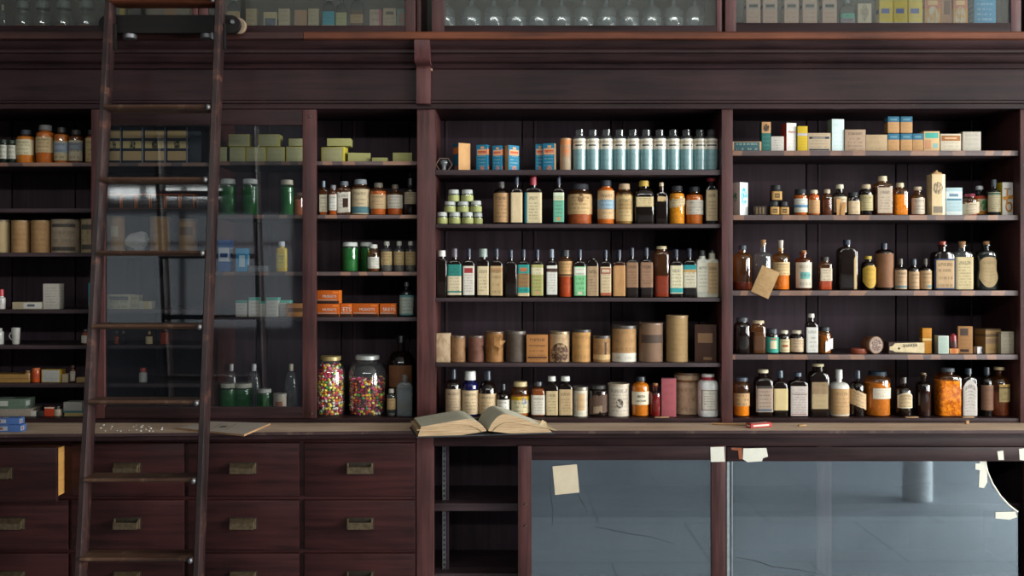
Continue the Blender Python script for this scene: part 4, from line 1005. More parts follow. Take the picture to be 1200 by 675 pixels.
def tall_pack():
    x0, x1, z0, z1 = X(1088, .05), X(1105.8, .05), Z(252) + .0005, Z(204.5, .05)
    w, h, d = (x1 - x0) * .94, z1 - z0, .045
    bm = bmesh.new(); uvl = bm.loops.layers.uv.verify()
    box(bm, -w / 2, w / 2, -d / 2, d / 2, 0, h, bev=.003)
    for f in bm.faces:
        for lp in f.loops: lp[uvl].uv = (lp.vert.co.x / w + .5, lp.vert.co.z / h)
    o = link('tall_pack', bm, P('#d0b68c', ink='#5a4a3c', rows=0, title=False, bands=((.0, 1, '#dccfb4', .78, 1), (.06, .22, '#7d6f5e', .1, .8)), emblem=(.45, .66, .36, '#6f6050', 2.4), stain=.3))
    o.location = ((x0 + x1) / 2, .03 + d / 2, z0); o.rotation_euler = (0, 0, .12)
    bm = bmesh.new()
    n = 8
    A = [(-w * .42 + w * .84 * i / n, h - .001 + (.014 + .006 * math.sin(i * 2.1)) * math.sin(PI * i / n)) for i in range(n + 1)]
    F = [bm.verts.new((a, -d * .25, b)) for a, b in A]; B_ = [bm.verts.new((a, d * .2, b)) for a, b in A]
    F0 = [bm.verts.new((a, -d * .4, h - .002)) for a, b in A]; B0 = [bm.verts.new((a, d * .4, h - .002)) for a, b in A]
    for i in range(n):
        for p, q in ((F0, F), (F, B_), (B_, B0)): bm.faces.new((p[i], p[i + 1], q[i + 1], q[i]))
    link('torn_top', bm, plain('#b78c5c', .8), o)
    tag(o, 'tall cream pack with torn brown top and dark emblem, ' + V2, 'pack', H2)
tall_pack()

# ---- right unit, third shelf
V3 = "on right unit's third shelf"
H3 = 'apothecary bottles on the right third shelf'
row(340.5, V3, [
 ('v', 859, 881.3, 287.5, 'unlabelled red-brown bottle with dark cap at left end', amb(s='rd', bt=.70, nz=.84, nr=.34, cz=.90, cr=.42, cap='#2b3640', fill=(.18, '#5c0f0c'))),
 ('v', 883.5, 904.8, 281, 'clear corked bottle behind a loose tan label', dict(s='cork', g='clr', bt=.66, nz=.76, nr=.30, cork=True, fill=(.08, '#b5bfc0'), name='clear_bottle')),
 ('v', 904.8, 925, 281.5, 'amber bottle with white stopper and orange powder', amb(s='cork', bt=.62, nz=.74, nr=.30, cz=.84, cork='#b8aca0', fill=(.33, '#d06a14'), lab=(.30, .56, P('#cdae7e', rows=4), .97), name='amber_bottle')),
 ('v', 932, 950.8, 293.5, 'bottle with brown cork, white and teal label', amb(s='cork', bt=.74, nz=.82, nr=.36, cz=.95, cork=True, lab=(.06, .70, P('#d4c8b4', rows=3, bands=((.35, .62, '#6fa8a0', .2, .8),), title=False), .97))),
 ('v', 959.5, 974, 301, 'small dark-capped bottle with red contents and white label', amb(s='sqjar', nr=.6, cr=.66, bt=.74, cap='#2a2420', fill=(.28, '#a03418'), lab=(.28, .66, P('#c9b9a0', rows=4), .9))),
 ('v', 981, 1003.8, 281, 'dark flask with long coffin-shaped cream label', dict(s='sq', g='drk', bt=.74, nz=.86, nr=.34, cz=.90, cr=.40, fill=(.6, '#1a0f0c'), lab=(.02, .78, P('#c9ae84', rows=11, border='#a88a60', title=False), .62, dict(c=.28, arch=1)))),
 ('v', 1009, 1026, 300, 'small bottle with yellow cap and yellow shield label', dict(s='rd', bt=.70, nz=.84, nr=.42, cz=.90, cr=.5, cap='#b89a3c', lab=(.06, .72, P('#c09a3c', rows=4, text=.3), .9, dict(shield=1)))),
 ('v', 1025.6, 1046.4, 285, 'bottle wrapped in brown paper with dark cap', dict(s='rd', bt=.78, nz=.87, nr=.3, cz=.88, cr=.36, lab=(.06, .78, P('#80583c', rows=0, title=False, stain=.5), .995))),
 ('v', 1048, 1062.3, 303, 'first of three small tan-labelled dark bottles', dict(s='rd', bt=.64, cap='#4a4038', lab=(.04, .64, P('#b89a78', rows=4, bands=((.06, .18, '#6d8486'),)), .97))),
 ('v', 1064.3, 1076.8, 303.5, 'middle of three small tan-labelled dark bottles', dict(s='rd', bt=.64, nr=.44, cr=.54, cap='#28323c', lab=(.04, .60, P('#ba9a76', rows=4), .97))),
 ('v', 1077.3, 1091.3, 303, 'last of three small tan-labelled dark bottles', dict(s='rd', bt=.64, cap='#4c4640', lab=(.04, .62, P('#b5956e', rows=4, bands=((.06, .22, '#6d8486', .5, .9),)), .97))),
 ('v', 1092, 1116.3, 283, 'square bottle with blue-bordered tan label and red stopper', dict(s='sqc', nr=.34, bt=.72, cork='#a84434', lab=(.02, .64, P('#b99a74', rows=4, border='#2b3a58', stain=.3), .96))),
 ('v', 1116.8, 1138, 283, 'clear square bottle with large cream label and long cork', dict(s='sqc', g='clr', nr=.38, bt=.72, cork=True, fill=(.68, '#b89a6a'), lab=(.02, .68, P('#c9b68c', rows=11), .96), name='clear_bottle')),
 ('v', 1141.5, 1166.3, 283, 'waisted grey-brown bottle with vase-shaped tan label', dict(s='cork', g='dgrn', n=3, dr=.7, bt=.70, nz=.82, nr=.30, cz=.93, cork=True, waist=.86, fill=(.64, '#4a3c2e'), lab=(.06, .68, P('#b59c74', rows=9, text=.4), .88, dict(shield=1)))),
], H3)
slab_obj('loose_label', .078, .118, .0012, P('#a8875c', rows=8, text=.25, title=False, stain=.5), (X(890, -.004), -.006, Z(346, -.004)), (-.04, .42, 0), 'loose tan label hanging askew over the clear corked bottle and shelf edge', 'label', None)

# ---- right unit, fourth shelf
V4 = "on right unit's fourth shelf"
H4 = 'jars and boxes on the right fourth shelf'
row(415.5, V4, [
 ('v', 860, 879.3, 372, 'unlabelled black-brown jar with dark lid', dict(s='jar', n=2.6, bt=.74, nz=.86, cz=.88, nr=.62, cr=.7, cap='#3a3d42', fill=(.7, '#201513'), cat=J, name='dark_jar')),
 ('v', 880.7, 896.5, 375.5, 'dark jar with cream lid and reddish foot', amb(s='sqjar', n=5, bt=.76, cz=.91, nr=.7, cr=.86, nz=.87, cap='#c0ad8c', fill=(.66, '#3c2216'), cat=J, name='dark_jar')),
 ('v', 897.2, 912.3, 385, 'dark-lidded jar with teal and cream label', dict(s='wide', bt=.74, nz=.80, cz=.82, cap='#2a3038', fill=(.7, '#3a2a1c'), lab=(.04, .66, P('#3f9c8a', rows=0, title=False, bands=((.25, .78, '#cfc0a0', .25, .75), (.86, .95, '#b5583c', .3, .7)), stain=.15), .97), cat=J, name='dark_jar')),
 ('v', 912.6, 925, 387, 'smaller cream-lidded jar with red-marked cream label', dict(s='jar', nr=.66, cr=.76, bt=.66, cap='#c9bfa6', lab=(.06, .62, P('#d0bd96', rows=3, bands=((.4, .58, '#a8563a', .25, .75),)), .95), cat=J, name='dark_jar')),
 ('v', 925.3, 941.8, 387, 'wider cream-lidded jar with pale label', dict(s='jar', nr=.62, cr=.70, bt=.66, cap='#cbbfa8', fill=(.62, '#5a3a2a'), lab=(.08, .66, P('#c9b091', rows=4), .96), cat=J, name='dark_jar')),
 ('v', 943.6, 957.7, 367.5, 'tall dark bottle with white cap and diagonal-lettered white label', dict(s='sq', bt=.66, nz=.80, nr=.42, cz=.90, cr=.52, cap='#d5d0c4', lab=(.03, .66, P('#d0cdc6', rows=6, text=.7), .93))),
 ('v', 958, 973.7, 383, 'amber jar with black lid and torn white label', amb(s='jar', bt=.74, nz=.82, nr=.76, cr=.86, cz=.84, cap='#20242a', fill=(.7, '#8c4c14'), lab=(.06, .58, P('#d4d0c8', rows=0, title=False), .6, dict(c=.5, torn=.3, lift=.006)), cat=J, name='amber_jar')),
], H4)
row(415.5, V4, [
 ('c', 997, 1017.3, 408, 'flat orange-red round tin', dict(m=P('#a5533a', rows=0, title=False, stain=.3), lid='#b05a40', lh=.55, name='flat_tin', cat='tin')),
 ('b', 1041, 1083, 401, 'long low white box, dark behind, with black lettering', dict(m=P('#4a3a36', rows=0, title=False, stain=.2), d=.05, yf=.045)),
 ('b', 1080.5, 1091.3, 384.5, 'narrow yellow-orange carton', dict(m=P('#b8791c', ink='#6d3a10', rows=7, text=.4, title=False, bands=((.5, .6, '#d3b070'),), stain=.3), d=.035, yf=.05)),
 ('b', 1099, 1111.3, 393.5, 'small pale teal carton', dict(m=P('#a9b8ac', ink='#6a8a86', rows=8, text=.5, title=False, border='#c3ccc2', stain=.15), d=.04)),
 ('b', 1112.3, 1122.7, 408.5, 'tiny orange carton under the dark red vial', dict(m=P('#c89058', rows=0, title=False, emblem=(.5, .5, .3, '#c0561c', .6), stain=.1), d=.04)),
 ('b', 1124, 1141.7, 382.5, 'tan-orange carton with a dark square at the top', dict(m=P('#b9885a', rows=7, text=.3, title=False, bands=((.66, .92, '#5d4c44', .15, .7), (.06, .16, '#4a3a34', .15, .75)), stain=.15), side=P('#c4843c', rows=0, title=False), rz=-.30, d=.03)),
 ('b', 1142, 1155.7, 406.3, 'small white and grey box', dict(m=P('#c9c5c2', rows=0, title=False, bands=((.2, .7, '#7f8296', .5, .7),), stain=.1), side=P('#8f8c8a', rows=0, title=False), rz=.5, d=.02)),
 ('b', 1148, 1177.5, 385.7, 'yellow-brown metal tea tin with dark bands', dict(m=P('#94764a', rows=3, text=.4, title=False, bands=((.68, .80, '#5a4630'), (.4, .62, '#7a5f48'), (.93, 1, '#5d4630')), stain=.4), side=P('#6d5430', rows=0, title=False, bands=((.7, .8, '#4a3820'),), stain=.4), rz=.42, d=.055, name='tin', cat='tin')),
 ('b', 1178, 1193, 388.7, 'cream-grey carton at the right end', dict(m=P('#b3a892', rows=6, text=.4, bands=((.9, .94, '#8a8270'),), stain=.2), d=.06)),
], H4)
# white tag-shaped front on the long low box
for o in COL.objects:
    if o.get('label', '').startswith('long low white box'):
        hb, wd = Z(401, .05) - Z(415.5), X(1083, .05) - X(1041, .05)
        bm = bmesh.new()
        pts = [(-.48, .30), (-.48, .62), (-.40, .66), (-.33, .90), (.49, .97), (.49, .04), (-.33, .14), (-.40, .28)]
        A = [bm.verts.new((a * wd, -.027, b * hb)) for a, b in pts]; B_ = [bm.verts.new((v.co.x, -.0245, v.co.z)) for v in A]
        bm.faces.new(A); bm.faces.new(B_[::-1])
        for i in range(len(A)): bm.faces.new((A[i], B_[i], B_[(i + 1) % len(A)], A[(i + 1) % len(A)]))
        link('tag_front', bm, plain('#d3bf96', .7), o, smooth=False)
        bm = bmesh.new(); bmesh.ops.create_cone(bm, cap_ends=True, segments=12, radius1=.005, radius2=.005, depth=.001, matrix=Matrix.Translation((-.22 * wd, -.0275, hb * .45)) @ Matrix.Rotation(PI / 2, 4, 'X'))
        link('eyelet', bm, plain('#4a342a', .6), o)
        lettering('SHAKER', .014, (.09 * wd, -.0275, hb * .70), o, plain('#2a201c', .6), width=.062, rot=(PI / 2, -.04, 0))
def upright_tin():
    R = S(10.3, .03); e = empty('round_tin', (X(1026, .03), .03, Z(415.5) + R + .0006), .32)
    rot = Matrix.Rotation(PI / 2, 4, 'X')
    bm = bmesh.new(); loft(bm, [(-.050, R * .96, R * .96, 2), (-.049, R * .98, R * .98, 2), (-.012, R * .98, R * .98, 2)], 28)
    bmesh.ops.transform(bm, matrix=rot, verts=bm.verts); link('tin_body', bm, plain('#7a4a30', .45), e)
    bm = bmesh.new(); loft(bm, [(-.012, R, R, 2), (.003, R, R, 2), (.005, R * .95, R * .95, 2), (.0035, R * .9, R * .9, 2)], 28)
    bmesh.ops.transform(bm, matrix=rot, verts=bm.verts); link('lid', bm, plain('#8d6d58', .4), e)
    bm = bmesh.new(); uvl = bm.loops.layers.uv.verify()
    v = [bm.verts.new((R * .88 * math.cos(2 * PI * i / 28), -.0046, R * .88 * math.sin(2 * PI * i / 28))) for i in range(28)]
    f = bm.faces.new(v)
    for lp in f.loops: lp[uvl].uv = (.5 + lp.vert.co.x / R / 2, .5 + lp.vert.co.z / R / 2)
    link('printed_disc', bm, P('#8f7a6c', rows=0, title=False, emblem=(.5, .5, .34, '#5c463e'), bands=((.42, .56, '#b09c8c', .15, .85),), stain=.3), e)
    tag(e, 'round brown tin standing on its edge, ' + V4, 'tin', H4)
upright_tin()
def red_vial():
    z = Z(408.5, .05) + .001; e = empty('red_vial', (X(1117.5, .055), .055, z + .0002)); e.rotation_euler = (0, -.07, 0)
    bm = bmesh.new(); r = S(3.9, .05)
    loft(bm, [(0, r * .9, r * .9, 2), (.003, r, r, 2), (.030, r, r, 2)], 16); link('vial_body', bm, plain('#5a3230', .4), e)
    bm = bmesh.new(); loft(bm, [(.0305, r, r, 2), (.052, r, r, 2), (.056, r * .7, r * .7, 2), (.060, r * .5, r * .5, 2)], 16); link('cap', bm, plain('#8f2a30', .35), e)
    tag(e, 'dark red capped vial on a tiny orange carton, ' + V4, 'vial', H4)
red_vial()

# ---- right unit, bottom
V5 = "on right unit's bottom board"
H5 = 'large bottles along the right bottom board'
def texmat(name, c1, c2, sc):
    k = NT(name); n = k.noise(k.coords('Object'), sc, 3, .7)
    return k.end(k.bsdf(k.mix(k.ramp(n, .4, .6), lin(c1), lin(c2)), .7, bump=n, bump_s=.6, dist=.002))
flake = texmat('orange_flakes', '#ffca48', '#b5681c', 70)
row(490, V5, [
 ('v', 859, 878.3, 442, 'orange jar with dark lid and hand-marked tan label', amb(s='wide', bt=.74, nz=.86, nr=.74, cr=.80, cz=.90, cap='#3c4450', fill=(.30, '#dc7a10'), lab=(.27, .60, P('#b99468', rows=3, text=.9, ink='black', title=False), .98), cat=J, name='amber_jar')),
 ('v', 884, 904.7, 433, 'grey bottle with cream cap and grey-brown label', dict(s='sqjar', nr=.46, cr=.58, cz=.93, nz=.86, bt=.72, cap='#cdc3a6', fill=(.2, '#3a302c'), lab=(.10, .66, P('#a08c7c', rows=7, bands=((.90, 1, '#3a342f', .05, .95), (.03, .12, '#55606a', .08, .92)), title=False, stain=.4), .95))),
 ('v', 905.5, 922.3, 434, 'dark square bottle with blank yellow-cream label', dict(s='sq', bt=.62, nz=.78, nr=.36, cz=.84, cr=.46, cap='#2a3c4a', lab=(.14, .61, P('#cdb786', rows=0, title=False, stain=.2), .95))),
 ('v', 924, 945.7, 436.5, 'square bottle with finely printed grey-white label', dict(s='sq', bt=.74, nz=.84, nr=.34, cz=.91, cr=.42, cap='#3a4a58', lab=(.02, .70, P('#bdb2ac', rows=12, bands=((.72, .74, '#5a3a34', .05, .95), (.05, .07, '#8a3a34', .05, .95)), title=False), .90))),
 ('v', 946, 970, 426, 'largest brown glass bottle with cream cap and arched panel', dict(s='sqjar', dr=.7, nr=.5, nz=.86, cz=.95, cr=.56, bt=.72, cap='#c9bd98', fill=(.24, '#1c1512'), lab=(.15, .66, P('#8d7658', rows=5, text=.3, title=False, bands=((0, .55, '#a28e6a', .03, .97),), stain=.5), .78))),
 ('v', 971.5, 994.7, 433, 'white bottle with white stopper and tan label', dict(s='rd', n=2.4, milk='#cfcbc4', bt=.62, nz=.73, nr=.28, cz=.80, cr=.36, cap='#c9c8c2', lab=(.01, .60, P('#b89468', rows=7, text=.5, stain=.3), .99), name='white_bottle')),
 ('v', 996.5, 1012.8, 434, 'dark bottle with slanting peeling cream label', dict(s='rd', bt=.62, nz=.76, nr=.32, cz=.82, cr=.42, cap='#24303c', lab=(.20, .56, P('#bfa27a', rows=4), .98, dict(slant=.16, torn=.06, lift=.006)))),
 ('v', 1013.5, 1042.7, 435, 'big round orange jar with white label and black lid', amb(s='wide', bt=.78, nz=.88, nr=.70, cr=.72, cz=.91, cap='#24303c', fill=(.74, '#b8661c'), lab=(.40, .64, P('#d3cab8', rows=2, text=.4), .80, dict(c=.25)), cat=J, name='amber_jar')),
 ('v', 1049, 1068.3, 442, 'small dark bottle with white cut-corner label', dict(s='rd', bt=.62, nz=.78, nr=.30, cz=.84, cr=.38, cap='#3c342f', fill=(.3, '#141a20'), lab=(.22, .62, P('#c0aa84', rows=4, border='#d6ceb8'), .88, dict(arch=1)))),
 ('v', 1073.5, 1090.7, 437, 'brown bottle with grey-tan sediment and cork lip', dict(s='cork', bt=.70, nz=.80, nr=.34, cz=.96, cork='#8a7458', fill=(.6, '#7d5f48'))),
 ('v', 1096.5, 1124, 431, 'big square jar of bright orange flakes', amb(s='sqjar', dr=.8, bt=.78, nz=.87, nr=.48, cr=.56, cz=.92, cap='#4c5258', fill=(.74, '#f0a81c'), fm=flake, cat=J, name='amber_jar')),
 ('v', 1126, 1143.3, 431.5, 'dark flat bottle with tall white arched label', dict(s='sq', bt=.74, nz=.84, nr=.34, cz=.88, cr=.46, cap='#24323e', fill=(.7, '#4a1e14'), lab=(.02, .77, P('#c5beb8', rows=11), .93, dict(arch=1)))),
 ('v', 1149, 1163.3, 430, 'narrow dark bottle with pinkish brown label', dict(s='rd', bt=.68, nz=.80, nr=.34, cz=.84, cr=.5, cap='#2a323a', fill=(.3, '#10161c'), lab=(.13, .64, P('#86624e', rows=6, text=.35, stain=.3), .98))),
 ('v', 1167.5, 1191, 430, 'large dark amber bottle with flat cream cap at right end', amb(s='rd', bt=.66, nz=.82, nr=.28, cz=.94, cr=.50, cap='#bda880', fill=(.5, '#5a1e10'), lab=(.30, .66, P('#b5a070', rows=3, bands=((.84, 1, '#c9a45c'), (.78, .84, '#2a2420')), title=False), .62, dict(c=.25)))),
], H5)

# ================================================================ left unit, open part right of the glass door
U = 'right of the glazed door'
lime = P('#aaa67c', ink='#6d7040', rows=3, text=.35, title=False, border='#b0a040', stain=.15)
limes = P('#98955f', rows=0, title=False, stain=.2)
LG = 'yellow-green cartons on the left top shelf'
row(188.5, U, [
 ('b', 375.5, 406, 172, 'yellow-green carton at the base of a pile', dict(m=lime, side=P('#b3a83c', rows=0, title=False), rz=-.22, d=.05)),
 ('b', 383.5, 411, 162.3, 'yellow-green carton topping the pile', dict(m=limes, side=limes, top=lime, base=171.6, d=.06)),
 ('b', 405, 434, 179, 'flat yellow-green carton beside the pile', dict(m=limes, side=limes, rz=.15, d=.07, yf=.05)),
 ('b', 436, 454, 184.8, 'thinnest yellow-green carton, lying flat', dict(m=limes, side=limes, d=.06)),
 ('b', 460.5, 483, 179, 'flat yellow-green carton standing alone near the upright', dict(m=limes, side=limes, d=.06)),
], LG, yf=.045)
L2 = 'amber bottles on the left second shelf'
row(251.5, U, [
 ('v', 374.5, 384, 212, 'bottle partly behind the door stile, pale cap', amb(s='sq', cap='#7a8c9c', fill=(.5, '#a04a18'), lab=(.1, .6, P('#c9bfa6', rows=5), .9), yf=.06, name='amber_bottle')),
 ('v', 385.5, 395.5, 217, 'orange-brown bottle with white label, second in its row', amb(s='sqjar', n=3, nr=.58, cr=.66, bt=.7, cap='#6d6c70', fill=(.7, '#a84a14'), lab=(.16, .68, P('#c9c6bc', rows=5), .95), name='amber_bottle')),
 ('v', 395.5, 411.5, 212.5, 'dark amber bottle with torn white label', amb(s='sqjar', nr=.52, cr=.60, bt=.72, cap='#5a6068', fill=(.7, '#2a1610'), lab=(.06, .68, P('#c3bcae', rows=6, bands=((.25, .7, '#3a2018', .45, .85),)), .95, dict(torn=.1)), name='amber_bottle')),
 ('v', 412, 433.3, 210.5, 'widest jar with grey lid and teal-footed cream label', amb(s='jar', bt=.72, nr=.60, cr=.68, cap='#80868a', fill=(.7, '#5a2c18'), lab=(.03, .72, P('#bba988', rows=6, bands=((.04, .30, '#4a7078'),)), .98), cat=J, name='amber_jar')),
 ('v', 434, 453, 214.5, 'orange jar with tan label', amb(s='jar', nr=.52, cr=.56, bt=.70, cap='#6a6458', fill=(.74, '#b85414'), lab=(.20, .64, P('#bfa27a', rows=5), .97), cat=J, name='amber_jar')),
 ('v', 454, 472, 216.5, 'orange jar with white label and slim neck', amb(s='jar', nr=.40, cr=.46, bt=.64, nz=.78, cap='#5d5548', fill=(.66, '#b04e16'), lab=(.22, .66, P('#c9c2b2', rows=4), .97), cat=J, name='amber_jar')),
 ('v', 474, 488, 209, 'dark bottle beside the upright', dict(s='rd', bt=.64, nr=.44, cr=.5, cap='#2a2a2c', lab=(.30, .62, P('#a8987c', rows=4), .97))),
], L2, yf=.045)
gj = dict(s='wide', g='grn', bt=.82, nz=.86, nr=.84, cz=.86, cr=.92, cap='#c5c8c2', fill=(.8, '#1f6a34'), cat=J, name='green_jar')
def GJ(**k): d = dict(gj); d.update(k); return d
L3 = 'green jars and small bottles on the left third shelf'
clv = dict(s='vial', g='clr', bt=.66, nz=.78, nr=.42, cz=.86, cr=.5, cap='#a3a298', fill=(.5, '#544e44'), lab=(.22, .66, P('#b39a6c', rows=4), .92), name='clear_vial')
row(318.5, U, [
 ('v', 401, 419.7, 284, 'green glass jar with white lid, left of two', GJ()), ('v', 421.5, 437, 284, 'green glass jar with white lid behind small amber bottle', GJ(yf=.14)),
 ('v', 431, 444.7, 286.5, 'small amber bottle with white cap and white label', amb(s='jar', nr=.5, cr=.66, bt=.66, cap='#d0cfc6', fill=(.5, '#5a3018'), lab=(.12, .54, P('#cfccc0', rows=4), .96), name='amber_bottle')),
 ('v', 446.5, 460, 282.8, 'clear vial with tan label, first of three', dict(clv)), ('v', 461.5, 474, 282.8, 'clear vial with tan label, middle of three', dict(clv)), ('v', 475, 487.7, 282.8, 'clear vial with tan label, last of three', dict(clv)),
], L3, yf=.045)
org = P('#c25a14', rows=0, title=False, bands=((0, .20, '#2a1c16'), (.24, .31, '#9a8f86', .02, .9), (.8, .9, '#e07a28', .7, .95)), stain=.08)
orgs = P('#cc6a18', rows=0, title=False, stain=.08)
LO = 'orange cartons with white lettering'
made = row(372, U, [
 ('b', 371.5, 398.8, 356, 'orange carton lettered in white, under another one', dict(m=org, side=orgs, rz=-.08, d=.05, yf=.06)),
 ('b', 371.5, 398.8, 340.3, 'orange carton lettered in white, topmost', dict(m=org, side=orgs, base=355.5, rz=-.08, d=.05, yf=.06)),
 ('b', 399, 412.8, 355.7, 'shortest-looking orange carton, partly hidden', dict(m=org, side=orgs, d=.05, yf=.065)),
 ('b', 413.3, 444.8, 355.7, 'orange carton lettered in white, long front seen whole', dict(m=org, side=orgs, d=.05, rz=-.10, yf=.06)),
 ('b', 445.3, 464.2, 355.7, 'orange carton at the right end of its row', dict(m=org, side=orgs, d=.05, yf=.06)),
], LO, yf=.06)
whi = plain('#d3cdc6', .6)
for o, tx, wf in zip(made, ('MUSKETS', 'MUSKETS', 'ETS', 'MUSKETS', 'SKETS'), (.62, .62, .7, .6, .75)):
    bx = [v.co for v in o.data.vertices]; w = max(v.x for v in bx) * 2; h = max(v.z for v in bx); d = max(v.y for v in bx)
    lettering(tx, .012, (w * .06, -d - .0006, h * .54), o, whi, width=w * wf)
row(372, U, [('v', 468.5, 484.7, 330.5, 'clear dark bottle with pale teal label by the upright', dict(s='rd', g='dgrn', bt=.64, nz=.78, nr=.30, cz=.88, cr=.36, cap='#4a4c4e', lab=(.04, .62, P('#b3bdb0', rows=6, bands=((.9, 1, '#5d8f92'), (0, .08, '#5d8f92')), title=False), .97)))], None, yf=.06)

# the bottom board: two jars of sweets, a big dark bottle, a vial and a grey bottle
def candy_jar(x0, x1, top, lidcol, fill, desc, cdesc, seed, rim, lidr):
    yf = .04; yc = yf + S(x1 - x0, yf) / 2
    R = (X(x1, yc) - X(x0, yc)) / 2; cx = (X(x1, yc) + X(x0, yc)) / 2; z0 = ZB + .0005; H = Z(top, yc) - z0
    e = empty('sweet_jar', (cx, yc, z0))
    nr = lidr * .93
    prof = [(0, R * .9, R * .9, 2), (.012, R * .98, R * .98, 2), (.022, R, R, 2), (.66 * H, R, R, 2), (.74 * H, R * .97, R * .97, 2), (.81 * H, R * .88, R * .88, 2), (.86 * H, R * .76, R * .76, 2), (.885 * H, R * nr, R * nr, 2), (.96 * H, R * nr, R * nr, 2)]
    bm = bmesh.new(); loft(bm, prof, 40); link('glass_body', bm, glass('clr'), e)
    bm = bmesh.new(); l = lidr * R
    loft(bm, [(.925 * H, l, l, 2), (.93 * H, l * 1.04, l * 1.04, 2), (.985 * H, l * 1.04, l * 1.04, 2), (H, l * .96, l * .96, 2), (H - .002, l * .8, l * .8, 2)], 32); link('lid', bm, plain(lidcol, .35, .3), e)
    tag(e, desc, 'jar', 'sweet jars')
    # sweets: uncountable, one mesh of small beans packed against the glass
    rg = random.Random(seed)
    cols = ['#cc2440', '#ecc024', '#f0e8d4', '#e86a24', '#389a44', '#e0608c', '#f4e060', '#5a2430', '#a01c34']
    cols = [plain(c, .25) for c in cols]
    bm = bmesh.new()
    def rad(z):
        for p, q in zip(prof, prof[1:]):
            if p[0] <= z <= q[0]: return p[1] + (q[1] - p[1]) * (z - p[0]) / (q[0] - p[0])
        return R * nr
    base = bmesh.new(); bmesh.ops.create_icosphere(base, subdivisions=1, radius=1)
    vs = [v.co.copy() for v in base.verts]; fs = [[v.index for v in f.verts] for f in base.faces]; base.free()
    z = .008; s = .0072
    while z < fill * H:
        rr = min(rad(max(0, z - s * 1.3)), rad(z + s * 1.3)) - s * 1.25 - .003
        layers = [rr, rr - s * 1.6] if z < fill * H - 2.2 * s else [rr * t for t in (1, .86, .72, .58, .44, .3, .15)]
        for r_ in layers:
            n = max(1, int(2 * PI * r_ / (s * 2.05)))
            for i in range(n):
                a = 2 * PI * (i + rg.random() * .6) / n
                zz = z + rg.uniform(-.35, .35) * s
                if z > fill * H - 2.2 * s: zz += .006 * math.sin(a * 2 + 1) + rg.uniform(0, .006)
                m = Matrix.Translation((r_ * math.cos(a), r_ * math.sin(a), max(zz, .008))) @ Matrix.Rotation(rg.random() * 6.3, 4, (rg.random(), rg.random(), rg.random() + .1)) @ Matrix.Diagonal((s * 1.25, s * .85, s * .85, 1))
                v = [bm.verts.new(m @ c) for c in vs]
                hmix = z / (fill * H)
                if seed == 1: w = [1 + 3 * hmix * (hmix > .66), 3 if .45 < hmix < .72 else 1.2, 1.3 + (hmix > .7), .8, .7, .6 + 2.2 * (hmix > .7), 2 if .4 < hmix < .7 else .8, .5, .5]
                else: w = [1.8 - hmix, .7, .5, .8, 1.0, .5, .5, 3.0, 2.4]
                mi = rg.choices(range(9), w)[0]
                for f in fs: bm.faces.new([v[k] for k in f]).material_index = mi
        z += s * 1.55
    o = link('sweets', bm, cols, recalc=False); o.location = (cx, yc, z0); tag(o, cdesc, 'sweets', kind='stuff')
candy_jar(370.5, 404.3, 417, '#a08c5c', .84, 'tall glass sweet jar filled to the neck, gold lid, beside the door stile', 'bright mixed sweets filling the gold-lidded jar', 1, .5, .70)
candy_jar(408.5, 452.3, 416, '#b9bdb8', .60, 'wide glass sweet jar two-thirds full, white lid, before the dark bottle', 'dark and bright mixed sweets in the white-lidded jar', 2, .5, .62)
zb490 = 490
row(490, 'on the bottom board', [
 ('v', 454, 486.5, 393, 'tallest dark brown flagon behind the grey bottle', dict(s='rd', bt=.60, nz=.80, nr=.28, cz=.90, cr=.34, cap='#17161a', fill=(.55, '#150e0c'), lab=(.34, .62, P('#7a5034', rows=0, title=False, stain=.4), .8), yf=.13)),
 ('v', 453.5, 464, 455.5, 'small clear vial with tan label and grey cap', dict(s='vial', g='clr', nr=.5, cap='#b0aa9c', fill=(.1, '#55524c'), lab=(.25, .66, P('#ab8f64', rows=3), .9), name='clear_vial', yf=.045)),
 ('v', 465, 483.7, 438.5, 'dusty grey square bottle with a long open neck', dict(s='sq', g='hazy', bt=.68, nz=.82, nr=.30, cz=.97, cr=.32, cap=None, name='grey_bottle', yf=.045)),
], 'bottles beside the sweet jars')
# ================================================================ behind the sliding glazed door
GD = 'behind the sliding glass door'
YG = .05
row(188.5, GD, [
 ('b', 251, 265.5, 172.5, 'yellow-green carton at far left of the base row', dict(m=lime, side=limes, d=.06)),
 ('b', 266, 288, 172.5, 'yellow-green carton second in the base row', dict(m=lime, side=limes, d=.06)), ('b', 288.5, 312, 172.5, 'yellow-green carton third in the base row', dict(m=lime, side=limes, d=.06)),
 ('b', 312.5, 334, 172.5, 'yellow-green carton fourth in the base row', dict(m=lime, side=limes, d=.06)), ('b', 335.5, 358.5, 172, 'yellow-green carton at right end of the base row', dict(m=lime, side=limes, d=.06)),
 ('b', 268, 292.5, 157.5, 'yellow-green carton stacked on the base row, leftmost', dict(m=lime, side=limes, d=.06, base=172.2)), ('b', 303, 328, 157.5, 'yellow-green carton stacked on the base row, middle one', dict(m=lime, side=limes, d=.06, base=172.2)),
 ('b', 338.5, 359, 162.5, 'thinner yellow-green carton stacked at the right end', dict(m=lime, side=limes, d=.06, base=171.7)),
], LG, yf=YG)
row(251.5, GD, [
 ('v', 258, 276.7, 210, 'green jar with white lid beside the ladder rail', GJ()), ('v', 284, 302.3, 210, 'green jar with white lid, second one', GJ()),
 ('v', 328.5, 344, 211, 'green jar with cream lid, apart near the stile', GJ(cap='#b3ac98')),
 ('v', 344.5, 357, 226, 'short reddish amber jar by the door stile', amb(s='wide', cap='#4a3a34', fill=(.7, '#8a4a34'), cat=J, name='amber_jar', yf=.08)),
], 'green jars behind the glass door', yf=YG)
